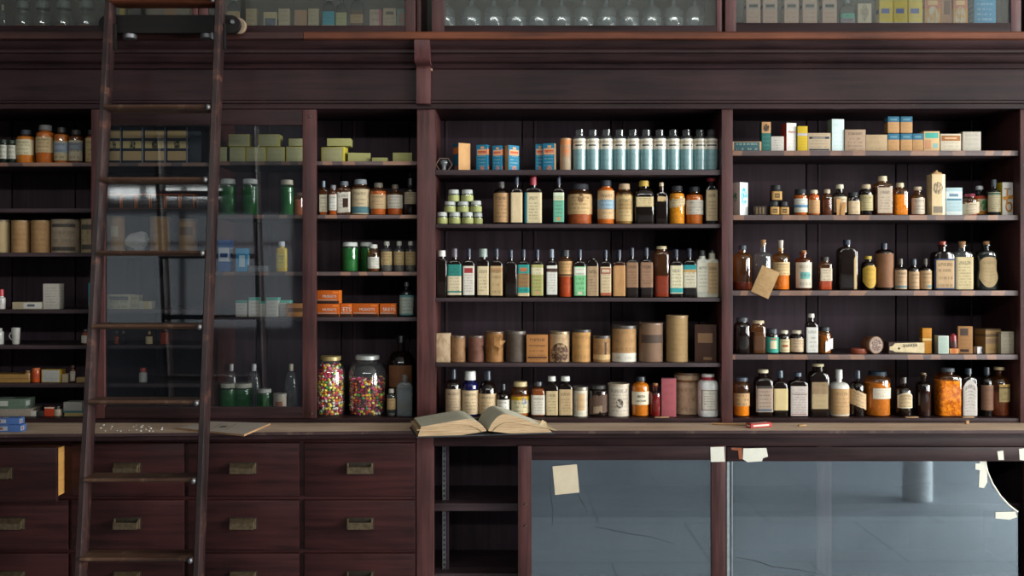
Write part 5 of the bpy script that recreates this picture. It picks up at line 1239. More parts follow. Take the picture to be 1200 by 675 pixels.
row(318.5, GD, [
 ('b', 253.5, 268.3, 281, 'blue and white carton', dict(m=P('#235a9c', rows=0, title=False, bands=((.32, .75, '#c9d2d8', .08, .95), (.45, .58, '#2a4a80', .2, .8)), stain=.1), d=.05)),
 ('b', 276.5, 290, 291, 'pale blue carton with white middle', dict(m=P('#3f9ccc', rows=0, title=False, bands=((.2, .7, '#c3dbe6', .3, .8),), stain=.1), d=.05)),
 ('b', 291, 314, 311.5, 'low grey carton lying beside the pale blue one', dict(m=P('#7d8084', rows=2, title=False), d=.05)),
 ('v', 324, 336.3, 283, 'bright yellow bottle with white cap', dict(s='sq', n=4, milk='#c9a81c', bt=.74, nz=.80, nr=.5, cz=.84, cr=.6, cap='#c9d0d4', lab=(.12, .60, P('#c9b43c', ink='#2a4a7a', rows=4), .9), name='yellow_bottle')),
], 'cartons behind the glass door', yf=YG)
wb = P('#c3bdb2', rows=5, text=.45, title=False, bands=((.84, 1, '#4aa08e'),), stain=.15)
row(372, GD, [
 ('b', 276.5, 289.7, 352, 'small white carton with teal top, first of the line', dict(m=wb, side=P('#a89a8e', rows=0, title=False), d=.05)), ('b', 290, 305, 348.5, 'small white carton with teal top, second of the line', dict(m=wb, side=wb, rz=.3, d=.02)),
 ('b', 304.5, 311.5, 353, 'narrow white carton in the middle of the line', dict(m=wb, d=.05, yf=.06)), ('b', 312, 326, 348.5, 'small white carton with teal top, tallest of the line', dict(m=wb, d=.05)),
 ('b', 327, 340.5, 352, 'small white carton with teal top, beside orange one', dict(m=wb, d=.05, yf=.08)), ('b', 335.8, 358, 355.5, 'low tan-orange carton at the end of the line', dict(m=P('#a8703a', rows=0, title=False, bands=((.35, .65, '#5d3a20', .1, .9),)), d=.04)),
], 'small white cartons behind the glass door', yf=YG)
row(490, GD, [
 ('v', 253.5, 272, 449, 'squat green jar with cream lid, first of three', GJ(cap='#b5b3a2')), ('v', 274, 296, 449, 'squat green jar with cream lid, widest of three', GJ(cap='#b5b3a2', yf=.075)),
 ('v', 301.7, 318.5, 455.5, 'squat green jar with cream lid, smallest of three', GJ(cap='#c5c5bd')),
 ('c', 320, 335.7, 461, 'pale jar with reddish print', dict(m=P('#b5a897', rows=0, title=False, bands=((.3, .7, '#8f5a48', .3, .75),), stain=.3), lid='#a8a193', cat=J)),
 ('v', 262, 277, 426.5, 'clear capped bottle standing behind the first green jar', dict(s='flask', g='clr', cap='#c3c5c3', bt=.45, cz=.86, nr=.26, cr=.32, yf=.14, name='clear_bottle')),
 ('v', 290, 305.5, 426.5, 'clear capped bottle behind the widest and smallest green jars', dict(s='flask', g='clr', cap='#c3c5c3', bt=.45, cz=.86, nr=.28, cr=.34, yf=.14, name='clear_bottle')),
 ('v', 333.5, 349, 426.5, 'clear capped bottle next to the door stile', dict(s='flask', g='clr', cap='#b5a890', bt=.45, cz=.86, nr=.26, cr=.32, yf=.12, name='clear_bottle')),
], 'jars on the bottom board behind the glass door', yf=YG)
BL = 'behind glass and ladder'
nb = P('#1c2536', ink='#2a2218', rows=0, title=False, bands=((.70, .92, '#c4a470', .06, .92), (.42, .62, '#d2bb80', .06, .92), (.08, .34, '#c8a878', .06, .92), (0, 1, '#8f949a', .94, 1)), emblem=(.5, .52, .14, '#3a3428', .8), stain=.25)
row(190, BL, [('b', 126, 142.3, 149.5, 'navy carton with yellow panels, first', dict(m=nb, d=.06)), ('b', 143, 168.3, 149.5, 'navy carton with yellow panels, second', dict(m=nb, d=.06)), ('b', 169, 194.7, 149.5, 'navy carton with yellow panels, third', dict(m=nb, d=.06)),
 ('b', 195.3, 220.5, 149.5, 'navy carton with yellow panels, last', dict(m=nb, d=.06)), ('b', 221.5, 236, 150, 'plain dark navy carton', dict(m=plain('#1c2734', .6), d=.06))], 'navy and yellow cartons', yf=YG)
ob = P('#2a211e', ink='#7d6a5a', rows=4, text=.5, title=False, border='#c0621f', stain=.05)
row(244, BL, [('b', 126 + 17.2 * i, 142 + 17.2 * i, 227.5, 'black carton framed in orange, %s of six' % ORD[i], dict(m=ob, d=.05)) for i in range(6)], 'orange-framed black cartons', yf=YG)
def canm(**k): return P('#a37c50', rows=6, text=.3, title=False, stain=.4, **k)
row(296, BL, [
 ('c', 127, 146.3, 253.5, 'tall tan canister with paper label', dict(m=P('#a5835c', rows=0, title=False, bands=((.45, .75, '#b8a888', .35, .7),), stain=.3), lid='#8a6a48', lh=.06)),
 ('c', 176, 199.3, 254, 'tan canister right of the white crumpled heap', dict(m=canm(), lid='#8f7048', lh=.08)),
 ('c', 209.5, 231.5, 257, 'tan canister with dark print nearest the partition', dict(m=canm(bands=((.55, .8, '#6d4e30', .2, .8),)), lid='#7d6040', lh=.08)),
], 'tan canisters behind the glass', yf=YG)
def crumple():
    bm = bmesh.new(); bmesh.ops.create_icosphere(bm, subdivisions=4, radius=1); rg = random.Random(3)
    dirs = [(Vector((rg.uniform(-1, 1), rg.uniform(-1, 1), rg.uniform(-1, 1))).normalized(), rg.uniform(.55, .95)) for _ in range(55)]
    for v in bm.verts:
        n = v.co.normalized(); r = min(1.12, min((d / max(.05, n.dot(c)) if n.dot(c) > .05 else 9) for c, d in dirs))
        r *= 1 + rg.uniform(-.03, .03)
        p = n * r; v.co = (p.x * .084, p.y * .060, max(-.0445, p.z * .066))
    o = link('crumpled_paper', bm, simple('white_crumpled_paper', '#c3c1bb', .8, 0, .1, 20), smooth=False)
    o.location = (X(161, .11), .11, Z(296) + .0452)
    tag(o, 'white crumpled paper heap between tan canisters behind glass and ladder', 'paper')
crumple()
row(363, BL, [
 ('b', 126, 153.7, 345, 'cream carton with dark print', dict(m=P('#b5ad88', rows=3, bands=((.6, .85, '#5a5448', .1, .9),), title=False, stain=.3), d=.05)), ('b', 154, 163, 345.5, 'narrow cream carton next to the printed one', dict(m=P('#a8a07c', rows=2, title=False), d=.05)),
 ('b', 163.5, 178.5, 353, 'small low cream and yellow carton', dict(m=P('#b3aa90', rows=0, title=False, bands=((0, 1, '#b5952c', .5, .75),)), d=.04))], 'cream cartons behind glass', yf=YG)
row(405, BL, [('v', 133, 140.5, 388, 'small red-brown bottle, left of two', amb(s='rd', cap='#4a3a34', fill=(.6, '#7a2a1c'))), ('v', 140.8, 148, 388, 'small dark bottle, right of two', dict(s='rd', cap='#5a4238')),
 ('v', 171, 179, 388.5, 'little amber bottle with cream label and yellow cap', amb(s='rd', cap='#b5a05c', lab=(.05, .62, P('#c3b48c', rows=3), .96))), ('v', 188, 199, 385.5, 'red-brown bottle without label', amb(s='sqjar', n=4, cap='#4a2a20', fill=(.8, '#8a2a14')))], 'small bottles behind glass', yf=YG)
row(450, BL, [('v', 163, 172.3, 431, 'small white bottle with red cap', dict(s='vial', milk='#b9b6b0', cap='#a82c24', bt=.6, nz=.7, cz=.74, cr=.8, nr=.6, name='white_bottle'))], None, yf=YG)

# ================================================================ left open bay
LB = 'in the far left bay'
row(190, LB, [
 ('v', 0.5, 9.3, 164, 'small white-labelled bottle with green foot, first', dict(s='vial', g='dgrn', cap='#3a4a3c', bt=.78, cr=.7, lab=(.2, .78, P('#c5c3b5', rows=3), .95), fill=(.7, '#3a6a44'))), ('v', 10, 19.3, 164.5, 'small white-labelled bottle with green foot, second', dict(s='vial', g='dgrn', cap='#3a4a3c', bt=.78, cr=.7, lab=(.2, .78, P('#b9b7a8', rows=3), .95), fill=(.7, '#3a6a44'))),
 ('v', 20, 40.7, 152.5, 'orange jar with cream label and dark lid', amb(s='jar', cap='#33363c', nr=.5, cr=.56, bt=.74, fill=(.8, '#b8681c'), lab=(.25, .70, P('#bfb492', rows=4), .97), cat=J, name='amber_jar')),
 ('v', 43, 63.7, 147, 'tallest orange jar with tan label and grey lid', amb(s='jar', cap='#6d6a68', nr=.6, cr=.70, bt=.76, fill=(.85, '#b05a1c'), lab=(.28, .68, P('#b59c74', rows=4), .97), cat=J, name='amber_jar')),
 ('v', 64, 80.7, 149.5, 'orange jar with blue-grey label', amb(s='jar', cap='#3a3634', nr=.5, cr=.56, bt=.76, fill=(.8, '#a8581c'), lab=(.08, .62, P('#a89878', rows=3, bands=((.4, .9, '#7f8a94'),)), .97), cat=J, name='amber_jar')),
 ('v', 81.3, 97.5, 152.5, 'darker jar with grey and white label', amb(s='jar', cap='#3a3836', nr=.6, cr=.66, bt=.76, fill=(.8, '#5a2c14'), lab=(.08, .68, P('#b5a890', rows=3, bands=((.5, .9, '#7c8288'),)), .97), cat=J, name='amber_jar')),
 ('v', 101, 117, 152.5, 'jar half hidden by the ladder rail and door stile', amb(s='jar', cap='#3a3836', bt=.76, fill=(.8, '#8a3c14'), lab=(.05, .75, P('#b59c70', rows=5), .97), cat=J, name='amber_jar')),
], 'jars on the far left top shelf', yf=YG)
tc = P('#9c7850', rows=6, text=.35, title=False, stain=.4)
row(296, LB, [
 ('c', -10, 12, 258, 'tan canister cut by the picture edge', dict(m=P('#a5906a', rows=0, title=False, stain=.3), lid='#6d5a42', lh=.06)), ('c', 14, 35.3, 258.5, 'tan canister, left of a matching pair', dict(m=tc, lid='#8a6e4a', lh=.05)), ('c', 37, 59.3, 258.5, 'tan canister, right of a matching pair', dict(m=tc, lid='#8a6e4a', lh=.05)),
 ('c', 61, 94.5, 257.5, 'fattest canister, greyish with dark bands', dict(m=P('#9c8c78', rows=4, text=.5, title=False, bands=((.78, .88, '#4a443e', .15, .9), (.06, .18, '#4a443e', .15, .9)), stain=.8), lid='#8a7c68', lh=.04, bulge=.02)),
 ('c', 95.5, 120, 257, 'greyish canister half behind the ladder rail', dict(m=P('#9c8a6c', rows=4, text=.5, title=False, bands=((.7, .85, '#4a443e', .15, .9), (.1, .25, '#4a443e', .15, .9)), stain=.6), lid='#7d6c52', lh=.04)),
], 'canisters in the far left bay', yf=YG)
row(363, LB, [
 ('v', -3, 6.3, 339, 'white tube with red cap at the picture edge', dict(s='vial', milk='#bdb8b4', cap='#b8323c', bt=.5, nz=.6, cz=.66, cr=.62, nr=.6, name='white_tube', cat='tube')),
 ('b', 15, 50, 354, 'flat cream carton with grey label', dict(m=P('#b0a084', rows=0, title=False, bands=((.1, .9, '#bdbab4', .38, .98), (.35, .7, '#5a5a5e', .5, .75))), d=.06)),
 ('b', 51, 69.8, 332.5, 'upright white carton covered in print', dict(m=P('#bdb5aa', rows=9, text=.5, title=False, stain=.15), d=.05)),
 ('b', 104, 117, 331.5, 'teal carton mostly behind the ladder rail', dict(m=P('#2a8f96', rows=4, title=False), d=.05)),
], 'cartons in the far left bay', yf=YG)
def cup():
    x0, x1, z0, z1 = X(9.5, YG), X(19.5, YG), Z(405) + .0005, Z(384.5, YG); r = (x1 - x0) / 2; h = z1 - z0
    e = empty('white_cup', ((x0 + x1) / 2, .08, z0))
    bm = bmesh.new(); loft(bm, [(0, r * .7, r * .7, 2), (.003, r * .8, r * .8, 2), (h * .85, r * .95, r * .95, 2), (h, r, r, 2), (h, r * .9, r * .9, 2), (.006, r * .7, r * .7, 2)], 24); link('cup_body', bm, plain('#b5b2aa', .4), e)
    bm = bmesh.new(); pts = [(r * .85 + .012 * math.sin(PI * i / 8), h * (.25 + .5 * i / 8)) for i in range(9)]
    for p, q in zip(pts, pts[1:]): rods(bm, (-p[0], 0, p[1]), (-q[0], 0, q[1]), .003)
    link('handle', bm, plain('#b5b2aa', .4), e); tag(e, 'small white cup standing alone in the far left bay', 'cup')
cup()
row(405, LB, [('v', -6, 4, 384.5, 'white pot cut by the picture edge', dict(s='jar', milk='#b3b0a8', cap='#a8a69e', cr=.7, name='white_pot', cat='pot')), ('v', 96, 105.5, 386, 'small bottle with white label by the ladder rail', amb(s='jar', cap='#3c3430', bt=.7, lab=(.1, .6, P('#c5bdb0', rows=3), .95), fill=(.8, '#7a2c14'), name='amber_bottle'))], 'small things in the far left bay', yf=YG)
row(450, LB, [
 ('b', -20, 34, 438.5, 'flat tan cardboard box at the picture edge', dict(m=P('#94703c', rows=0, title=False, bands=((.45, .5, '#5a4426', 0, 1),), stain=.6), d=.09)),
 ('v', 29, 36.5, 434, 'small tan pot next to the flat box', dict(s='jar', milk='#8f6a3c', cap='#7a5a34', name='tan_pot', cat='pot')),
 ('v', 37.5, 47.3, 431, 'orange-red pot with dark lettering', dict(s='pot', bt=.8, nz=.84, cz=.82, milk='#b0481c', cap='#b85a2c', lab=(.3, .55, P('#a8421c', rows=1, text=.9, title=False), .9), name='orange_pot', cat='pot')),
 ('b', 48, 72.5, 433, 'white carton edged in yellow', dict(m=P('#b5b2ac', rows=5, title=False, text=.5, border='#b0913c', stain=.1), side=P('#b8922c', rows=0, title=False), rz=-.1, d=.04)),
 ('b', 73, 80, 438, 'little cream box beside the yellow-edged carton', dict(m=P('#a8977a', rows=0, title=False), d=.04)), ('v', 82.5, 88.5, 428, 'slim bottle with white label and brown cap', amb(s='vial', cap='#5a3a2a', lab=(.1, .66, P('#c0b6a6', rows=3), .95), name='amber_bottle')),
 ('b', 90, 103, 442, 'flat tan packet by the ladder rail', dict(m=P('#94784e', rows=0, title=False), d=.05)),
], 'oddments on a far left shelf', yf=YG)
row(490, LB, [
 ('b', -12, 37, 479, 'flat grey-brown carton on the bottom board', dict(m=P('#8f8478', rows=2, title=False, text=.3), d=.10)), ('b', -10, 30, 467.5, 'pale green tray on top of the flat carton', dict(m=P('#5a6a5c', rows=0, title=False, bands=((.3, .8, '#a8aaa2', .1, .5),)), d=.09, base=478.8)),
 ('b', 36.5, 42.5, 481.5, 'small white box on the bottom board', dict(m=P('#b9b3a8', rows=0, title=False), d=.04)), ('b', 43.5, 52, 481.5, 'small black box beside the red one', dict(m=plain('#2a2523', .5), d=.04)),
 ('b', 52.5, 63, 477, 'red box with white top', dict(m=P('#b03a1c', rows=0, title=False, bands=((.86, 1, '#c9b9a4'),)), d=.035)),
 ('v', 63.5, 73.3, 475.5, 'cream bottle with black cap', dict(s='jar', milk='#b8a68e', cap='#1c1a1c', bt=.66, nz=.70, cz=.66, cr=.8, nr=.6, name='cream_bottle')),
 ('b', 74.5, 100, 487, 'flat grey-brown packet at the bottom of a pile', dict(m=P('#7a7568', rows=0, title=False), d=.08)), ('b', 76, 101, 483.5, 'tan-yellow packet in the middle of a pile', dict(m=P('#a38d58', rows=0, title=False), d=.07, base=486.8)),
 ('b', 74.5, 99, 481, 'thin teal packet below the grey box', dict(m=P('#3a6a70', rows=0, title=False), d=.07, base=483.3)), ('b', 75, 96.5, 471, 'pale grey box topping a pile', dict(m=P('#9c9a94', rows=0, title=False), d=.06, base=480.8)),
], 'oddments on the far left bottom board', yf=YG)

# ================================================================ upper cabinets
def urow(where, items, group, yf=.02):
    z = ULZ + .0185
    for it in items:
        kind, a, b, top, desc, o = it
        y = o.get('yf', yf); yc = y + (S(b - a, y) / 2 if kind != 'b' else 0)
        r = KINDS[kind](it, X(a, yc), X(b, yc), z, Z(top, yc), y, o)
        tag(r, desc + ', ' + where, o.get('cat', CATS[kind]), o.get('group', group))
fk = dict(s='flask', g='hazy', bt=.35, nz=.46, nr=.22, cz=.90, cr=.26, cap='#9fb0b2', name='glass_flask', fill=(.29, '#a3aaac'))
xs_ = [(511.5, 534)] + [(540.5 + 26.35 * i, 564.3 + 26.35 * i) for i in range(9)] + [(777.3, 800.6), (803.3, 824.6)]
urow('in centre wall cabinet', [('v', p, q, -36, '%s large clear flask from left' % (ORD[i] if i < 10 else ('eleventh', 'rightmost')[i - 10]), dict(fk)) for i, (p, q) in enumerate(xs_)], 'large clear flasks')
pk = P('#b59a8a', ink='#3a302c', rows=9, text=.35, title=False, bands=((.70, .86, '#9c9690', .12, .88), (.75, .82, '#3a3634', .2, .8)), stain=.1)
ye = P('#c9b01c', ink='#3a4a8a', rows=6, text=.3, title=False, bands=((0, .24, '#33518f'), (.06, .14, '#a9b2c4', .1, .6), (.48, .58, '#2f4a8c', .15, .75), (.24, .3, '#b9b8a8')), stain=.08)
oy = P('#b9873a', rows=0, title=False, bands=((.62, 1, '#b0684a'), (.7, .8, '#c9a878', .2, .8)), emblem=(.5, .42, .36, '#b8b09a', 1.4), stain=.1)
urow('in right wall cabinet', [('b', 874.5 + dx, 891.3 + dx, -3, 'pale pink carton with black-printed panel, %s of five' % ORD[i], dict(m=pk, d=.05)) for i, dx in enumerate((0, 19.7, 44.7, 66.2, 89.4))], 'pale pink cartons')
urow('in right wall cabinet', [
 ('v', 983, 999.3, -4, 'small grey-teal labelled bottle', dict(s='sq', g='dgrn', bt=.62, cap='#6a7a80', lab=(.03, .56, P('#7d7a84', rows=5, bands=((.78, 1, '#4f9a86'),), title=False), .95))),
 ('b', 1005.3, 1021.3, 4, 'cream carton with round mark', dict(m=P('#bdb29a', rows=2, title=False, emblem=(.5, .72, .22, '#8a8070', .9), stain=.15), d=.05)),
 ('b', 1030.5, 1046.5, -14, 'yellow and blue carton, first of three', dict(m=ye, d=.05)), ('b', 1047.5, 1063.5, -14, 'yellow and blue carton, second of three', dict(m=ye, d=.05)), ('b', 1064.7, 1081.2, -14, 'yellow and blue carton, third of three', dict(m=ye, d=.05)),
 ('b', 1084, 1102.5, -10, 'orange carton with pale round mark, left', dict(m=oy, d=.05)), ('b', 1102.7, 1116.8, -10, 'tan and pink carton between two orange ones', dict(m=P('#a87c5a', rows=0, title=False, bands=((0, .3, '#b88a8a', .2, .8), (.5, .8, '#6a4a3a', .25, .75)), stain=.2), d=.05, yf=.03)),
 ('b', 1117.2, 1134, -10, 'orange carton with pale round mark, right', dict(m=oy, d=.05)),
 ('b', 1141.5, 1167, -16, 'wide blue carton with white panel', dict(m=P('#2a7ca4', ink='#c3d6dc', rows=10, text=.5, title=False, bands=((.05, .22, '#b5c4c8', .08, .7),), stain=.1), d=.06)),
], 'cartons in the right wall cabinet')
lt = lambda c, **k: P(c, rows=6, text=.4, title=False, stain=.2, **k)
lb_ = dict(s='sq', g='dgrn', bt=.62, nz=.76)
def LBt(c, cap='#3a3c40', **k): return dict(lb_, cap=cap, lab=(.02, .56, lt(c, **k), .95))
urow('in left wall cabinet', [
 ('v', 268, 283, -8, 'tan-labelled bottle with white cap beside the ladder', LBt('#b09870', '#c5cdd0')), ('b', 288, 300.5, 10, 'small tan-cream carton', dict(m=lt('#b0a07c'), d=.05)),
 ('b', 308.7, 324.5, 14, 'low cream carton with navy panel', dict(m=P('#b5a77e', rows=0, title=False, bands=((.4, .75, '#3a4a5c', .1, .9),), stain=.2), d=.05)), ('b', 326.3, 339.3, 10, 'cream carton with small print', dict(m=lt('#b3a68a'), d=.05)),
 ('b', 345, 359.5, 11.5, 'plain kraft-tan carton', dict(m=P('#a58463', rows=0, title=False, stain=.2), d=.05)), ('b', 361, 373.5, 10, 'cream carton right of the kraft one', dict(m=lt('#b0a586'), d=.05)),
 ('v', 379, 393.2, -8, 'bottle with bright teal label and white cap', LBt('#b5ad90', '#c5cdd0', bands=((.45, 1, '#2f95a8'),))), ('v', 394.3, 407.3, -6, 'bottle with pale olive label', LBt('#a3a577')),
 ('v', 411.3, 426.8, -10, 'wider bottle with tan banded label', LBt('#a58a62', bands=((.4, .5, '#5a4632'), (.85, 1, '#5a4632')))), ('b', 433, 446.3, 11, 'cream carton with pink edge', dict(m=P('#b0a08a', rows=4, title=False, bands=((0, 1, '#b0486c', .8, 1),)), d=.05)),
 ('b', 449, 464.2, 9.5, 'cream carton with black print at top', dict(m=P('#ac9c7e', rows=7, text=.5, bands=((.78, .88, '#4a4238', .2, .8),), title=False), d=.05)), ('b', 465, 473.5, 10, 'grey-green carton with red spot', dict(m=P('#6f8a80', rows=0, title=False, emblem=(.6, .6, .3, '#a84a3c')), d=.05)),
 ('v', 0, 8, 6, 'clear bottle with cream stopper at the picture edge', dict(s='sq', g='clr', cap='#b5ab98')),
 ('b', 122, 146, -20, 'yellow-striped tall carton behind the ladder', dict(m=P('#6a6a60', rows=0, title=False, bands=((0, 1, '#b09c4a', .05, .3), (0, 1, '#b09c4a', .75, 1))), d=.05)),
 ('b', 172, 222, -20, 'wide grey-brown carton behind the ladder', dict(m=P('#7a7060', rows=0, title=False, bands=((0, 1, '#8a6a4a', .4, .7),), stain=.4), d=.05)),
], 'bottles and cartons in the left wall cabinet')
jr = dict(s='jar', g='clr', bt=.55, nz=.66, nr=.7, cz=.80, cr=.76, cap='#7d8482', fill=(.33, '#a06a54'), name='glass_jar', cat=J)
urow('in left wall cabinet', [('v', p, q, 2, 'clear jar with terracotta-pink contents, %s of four' % ORD[i], dict(jr)) for i, (p, q) in enumerate(((18, 37), (40, 61), (64, 86), (91, 113)))], 'clear jars with pink contents')

# ================================================================ ladder leaning on the shelving
LS = .129
def ly(z): return -.245 - (2.67 - z) * LS
def lz(py):
    # z of the point of the ladder plane seen at image height py
    t = (HZ - py) / 1200
    a = D - .245 - 2.67 * LS
    return (EYE + t * a) / (1 - t * LS)
lad = empty('library_ladder', (X(167, -.5), ly(0), 0))
ztop = 2.86
xl_, xr_ = (131 - 600) * 3.96 / 1200, (259 - 600) * 3.96 / 1200
def rail(xc):
    bm = bmesh.new(); w, d = .0135, .036
    pr = [(-w, -d * .7), (-w * .6, -d), (w * .6, -d), (w, -d * .7), (w, d * .7), (w * .6, d), (-w * .6, d), (-w, d * .7)]
    A = [bm.verts.new((xc + a, ly(0) + b, 0)) for a, b in pr]; B_ = [bm.verts.new((xc + a, ly(ztop) + b, ztop)) for a, b in pr]
    bm.faces.new(A[::-1]); bm.faces.new(B_)
    for i in range(8): bm.faces.new((A[i], A[(i + 1) % 8], B_[(i + 1) % 8], B_[i]))
    return link('rail', bm, M['ladderwood'], lad)
for xc in (xl_, xr_):
    r_ = rail(xc)
for py in (3, 127.5, 211.5, 296.5, 382, 470, 560, 652, 744):
    z = lz(py); y = ly(z)
    bm = bmesh.new()
    d = .048
    pr = [(-d, -.006), (-d - .006, .0), (-d, .008), (d, .010), (d, -.010), (-d * .4, -.011)]
    A = [bm.verts.new((xl_ + .012, y + a, z + b)) for a, b in pr]; B_ = [bm.verts.new((xr_ - .012, y + a, z + b)) for a, b in pr]
    bm.faces.new(A); bm.faces.new(B_[::-1])
    for i in range(len(pr)): bm.faces.new((A[i], B_[i], B_[(i + 1) % len(pr)], A[(i + 1) % len(pr)]))
    t = link('tread', bm, M['mahog_red'] if py == 3 else M['rungwood'], lad)
    for s_, xx in ((-1, xr_ - .0135),):
        bm = bmesh.new(); bmesh.ops.create_uvsphere(bm, u_segments=10, v_segments=6, radius=.0115, matrix=Matrix.Translation((xx + s_ * .004, y - d - .003, z - .001)) @ Matrix.Diagonal((.8, .8, 1, 1)))
        link('bolt', bm, M['iron'], t)
# top board with round ends, rollers below it
yb = ly(2.6) + .055
bx0, bx1, bz0, bz1 = X(117, yb), X(282, yb), Z(39.5, yb), Z(18.5, yb)
bm = bmesh.new(); rr = (bz1 - bz0) / 2; zc = (bz0 + bz1) / 2; pts = []
for i in range(13): a = PI / 2 + PI * i / 12; pts.append((bx0 + rr + rr * math.cos(a), zc + rr * math.sin(a)))
for i in range(13): a = -PI / 2 + PI * i / 12; pts.append((bx1 - rr + rr * math.cos(a), zc + rr * math.sin(a)))
A = [bm.verts.new((x, yb - .014, z)) for x, z in pts]; B_ = [bm.verts.new((x, yb + .014, z)) for x, z in pts]
bm.faces.new(A); bm.faces.new(B_[::-1])
for i in range(len(A)): bm.faces.new((A[i], B_[i], B_[(i + 1) % len(A)], A[(i + 1) % len(A)]))
link('top_board', bm, M['blackwood'], lad)
def disc(name, x, y, z, r, h, axis, m, hub=True):
    bm = bmesh.new(); loft(bm, [(-h / 2, r * .93, r * .93, 2), (-h / 2 + h * .12, r, r, 2), (h / 2 - h * .12, r, r, 2), (h / 2, r * .93, r * .93, 2)], 24)
    mt = Matrix.Translation((x, y, z)) @ {'y': Matrix.Rotation(PI / 2, 4, 'X'), 'z': Matrix.Identity(4), 'x': Matrix.Rotation(PI / 2, 4, 'Y')}[axis]
    bmesh.ops.transform(bm, matrix=mt, verts=bm.verts); return link(name, bm, m, lad)
disc('wheel', X(277, yb), yb + .027, Z(28.5, yb), S(9.5, yb), .024, 'y', simple('worn_wooden_wheel', '#8a7560', .5))
disc('bolt', X(274, yb), yb - .018, Z(27, yb), .008, .01, 'y', M['iron'])
for px in (152, 243):
    disc('roller', X(px, yb), yb + .0, Z(43, yb), S(8, yb), S(5.5, yb), 'z', M['iron'])
boxes('roller_bracket', [(X(250, yb) - .003, X(250, yb) + .003, yb - .02, yb + .01, Z(47, yb), Z(39, yb))], M['iron'], lad, bev=.001)
for xc in (xl_, xr_): boxes('hook', [(xc - .004 + .018, xc + .004 + .018, ly(2.45) + .01, ly(2.45) + .03, 2.46, 2.56)], M['blackwood'], lad, bev=.001)
under(lad)
tag(lad, 'tall dark wooden rolling ladder leaning against the shelving at left', 'ladder')

# ================================================================ open book on the worktop
def book():
    e = empty('open_book', (X(565, -.2), -.215, CT + .0012), .20)
    W, Dp = .235, .24
    paperm = P('#cfccb8', ink='#5d5848', rows=26, text=.12, title=False, stain=.2)
    kk = NT('yellowed_page_edges')
    g_ = kk.noise(kk.coords('Object', (6, 6, 260)), 2.0, 3, .6)
    edge = kk.end(kk.bsdf(kk.mix(kk.ramp(g_, .3, .7), lin('#8a6c4c'), lin('#c4a884')), .8, bump=g_, bump_s=.4))
    def top(u, side):                   # page surface height over distance u from the gutter (0..1)
        pk, e_ = (.30, .040) if side < 0 else (.27, .016)
        hp = .064 if side < 0 else .080
        if u < pk: return .020 + (hp - .020) * math.sin(u / pk * PI / 2) ** .75
        t = (u - pk) / (1 - pk)
        return hp + (e_ - hp) * (t ** 1.25 if side > 0 else t ** 1.1)
    def bot(u, side): return .004 + (.012 * max(0, .35 - u) / .35)
    for side in (-1, 1):
        bm = bmesh.new(); uvl = bm.loops.layers.uv.verify(); n = 18; T = []; Bt = []
        for i in range(n + 1):
            u = i / n; x = side * (.004 + u * (W + (.012 if side < 0 else 0)))
            T.append([bm.verts.new((x, y, top(u, side))) for y in (-Dp / 2, Dp / 2)]); Bt.append([bm.verts.new((x + side * .012 * u, y, bot(u, side))) for y in (-Dp / 2, Dp / 2)])
        def q(vs, mi):
            f = bm.faces.new(vs); f.material_index = mi; return f
        for i in range(n):
            f = q((T[i][0], T[i + 1][0], T[i + 1][1], T[i][1]), 0)
            for lp in f.loops: lp[uvl].uv = (abs(lp.vert.co.x) / W, lp.vert.co.y / Dp + .5)
            q((Bt[i][0], Bt[i][1], Bt[i + 1][1], Bt[i + 1][0]), 1)
            for s_ in (0, 1): q((T[i][s_], Bt[i][s_], Bt[i + 1][s_], T[i + 1][s_]), 1)
        q((T[n][0], Bt[n][0], Bt[n][1], T[n][1]), 1); q((T[0][0], T[0][1], Bt[0][1], Bt[0][0]), 1)
        link('pages', bm, [paperm, edge], e)
        # loose leaves sagging in a second stack
        bm = bmesh.new(); A = []
        for i in range(n + 1):
            u = i / n; z = top(u, side) * (.62 if side < 0 else .55) + .002
            A.append([bm.verts.new((side * (.02 + u * (W + .012)), y, z + dz)) for y in (-Dp / 2 - .004, Dp / 2 - .004) for dz in (0, .002)])
        for i in range(n):
            a, b = A[i], A[i + 1]
            bm.faces.new((a[1], b[1], b[3], a[3])); bm.faces.new((a[0], a[2], b[2], b[0])); bm.faces.new((a[0], b[0], b[1], a[1])); bm.faces.new((a[2], a[3], b[3], b[2]))
        link('loose_pages', bm, plain('#b89e78', .8), e)
        boxes('cover', [(side * .012, side * (W + .028), -Dp / 2 - .008, Dp / 2 + .008, 0, .0035)] if side > 0 else [(-(W + .034), -.012, -Dp / 2 - .008, Dp / 2 + .008, 0, .0035)], simple('blue_black_book_cloth', '#2a2e33', .7), e, bev=.001)
    boxes('spine', [(-.012, .012, -Dp / 2 - .006, Dp / 2 + .006, 0, .003)], simple('book_spine_cloth', '#2c2a2c', .7), e, bev=.001)
    bm = bmesh.new(); 
    A = [bm.verts.new(v) for v in ((W - .03, -.10, .026), (W + .002, -.105, .020), (W + .004, -.08, .036), (W - .012, -.075, .046))]; bm.faces.new(A)
    link('torn_corner', bm, plain('#c3ab84', .8), e, smooth=False, recalc=False)
    tag(e, 'thick old open book with yellowed pages lying on the worktop edge', 'book')
book()

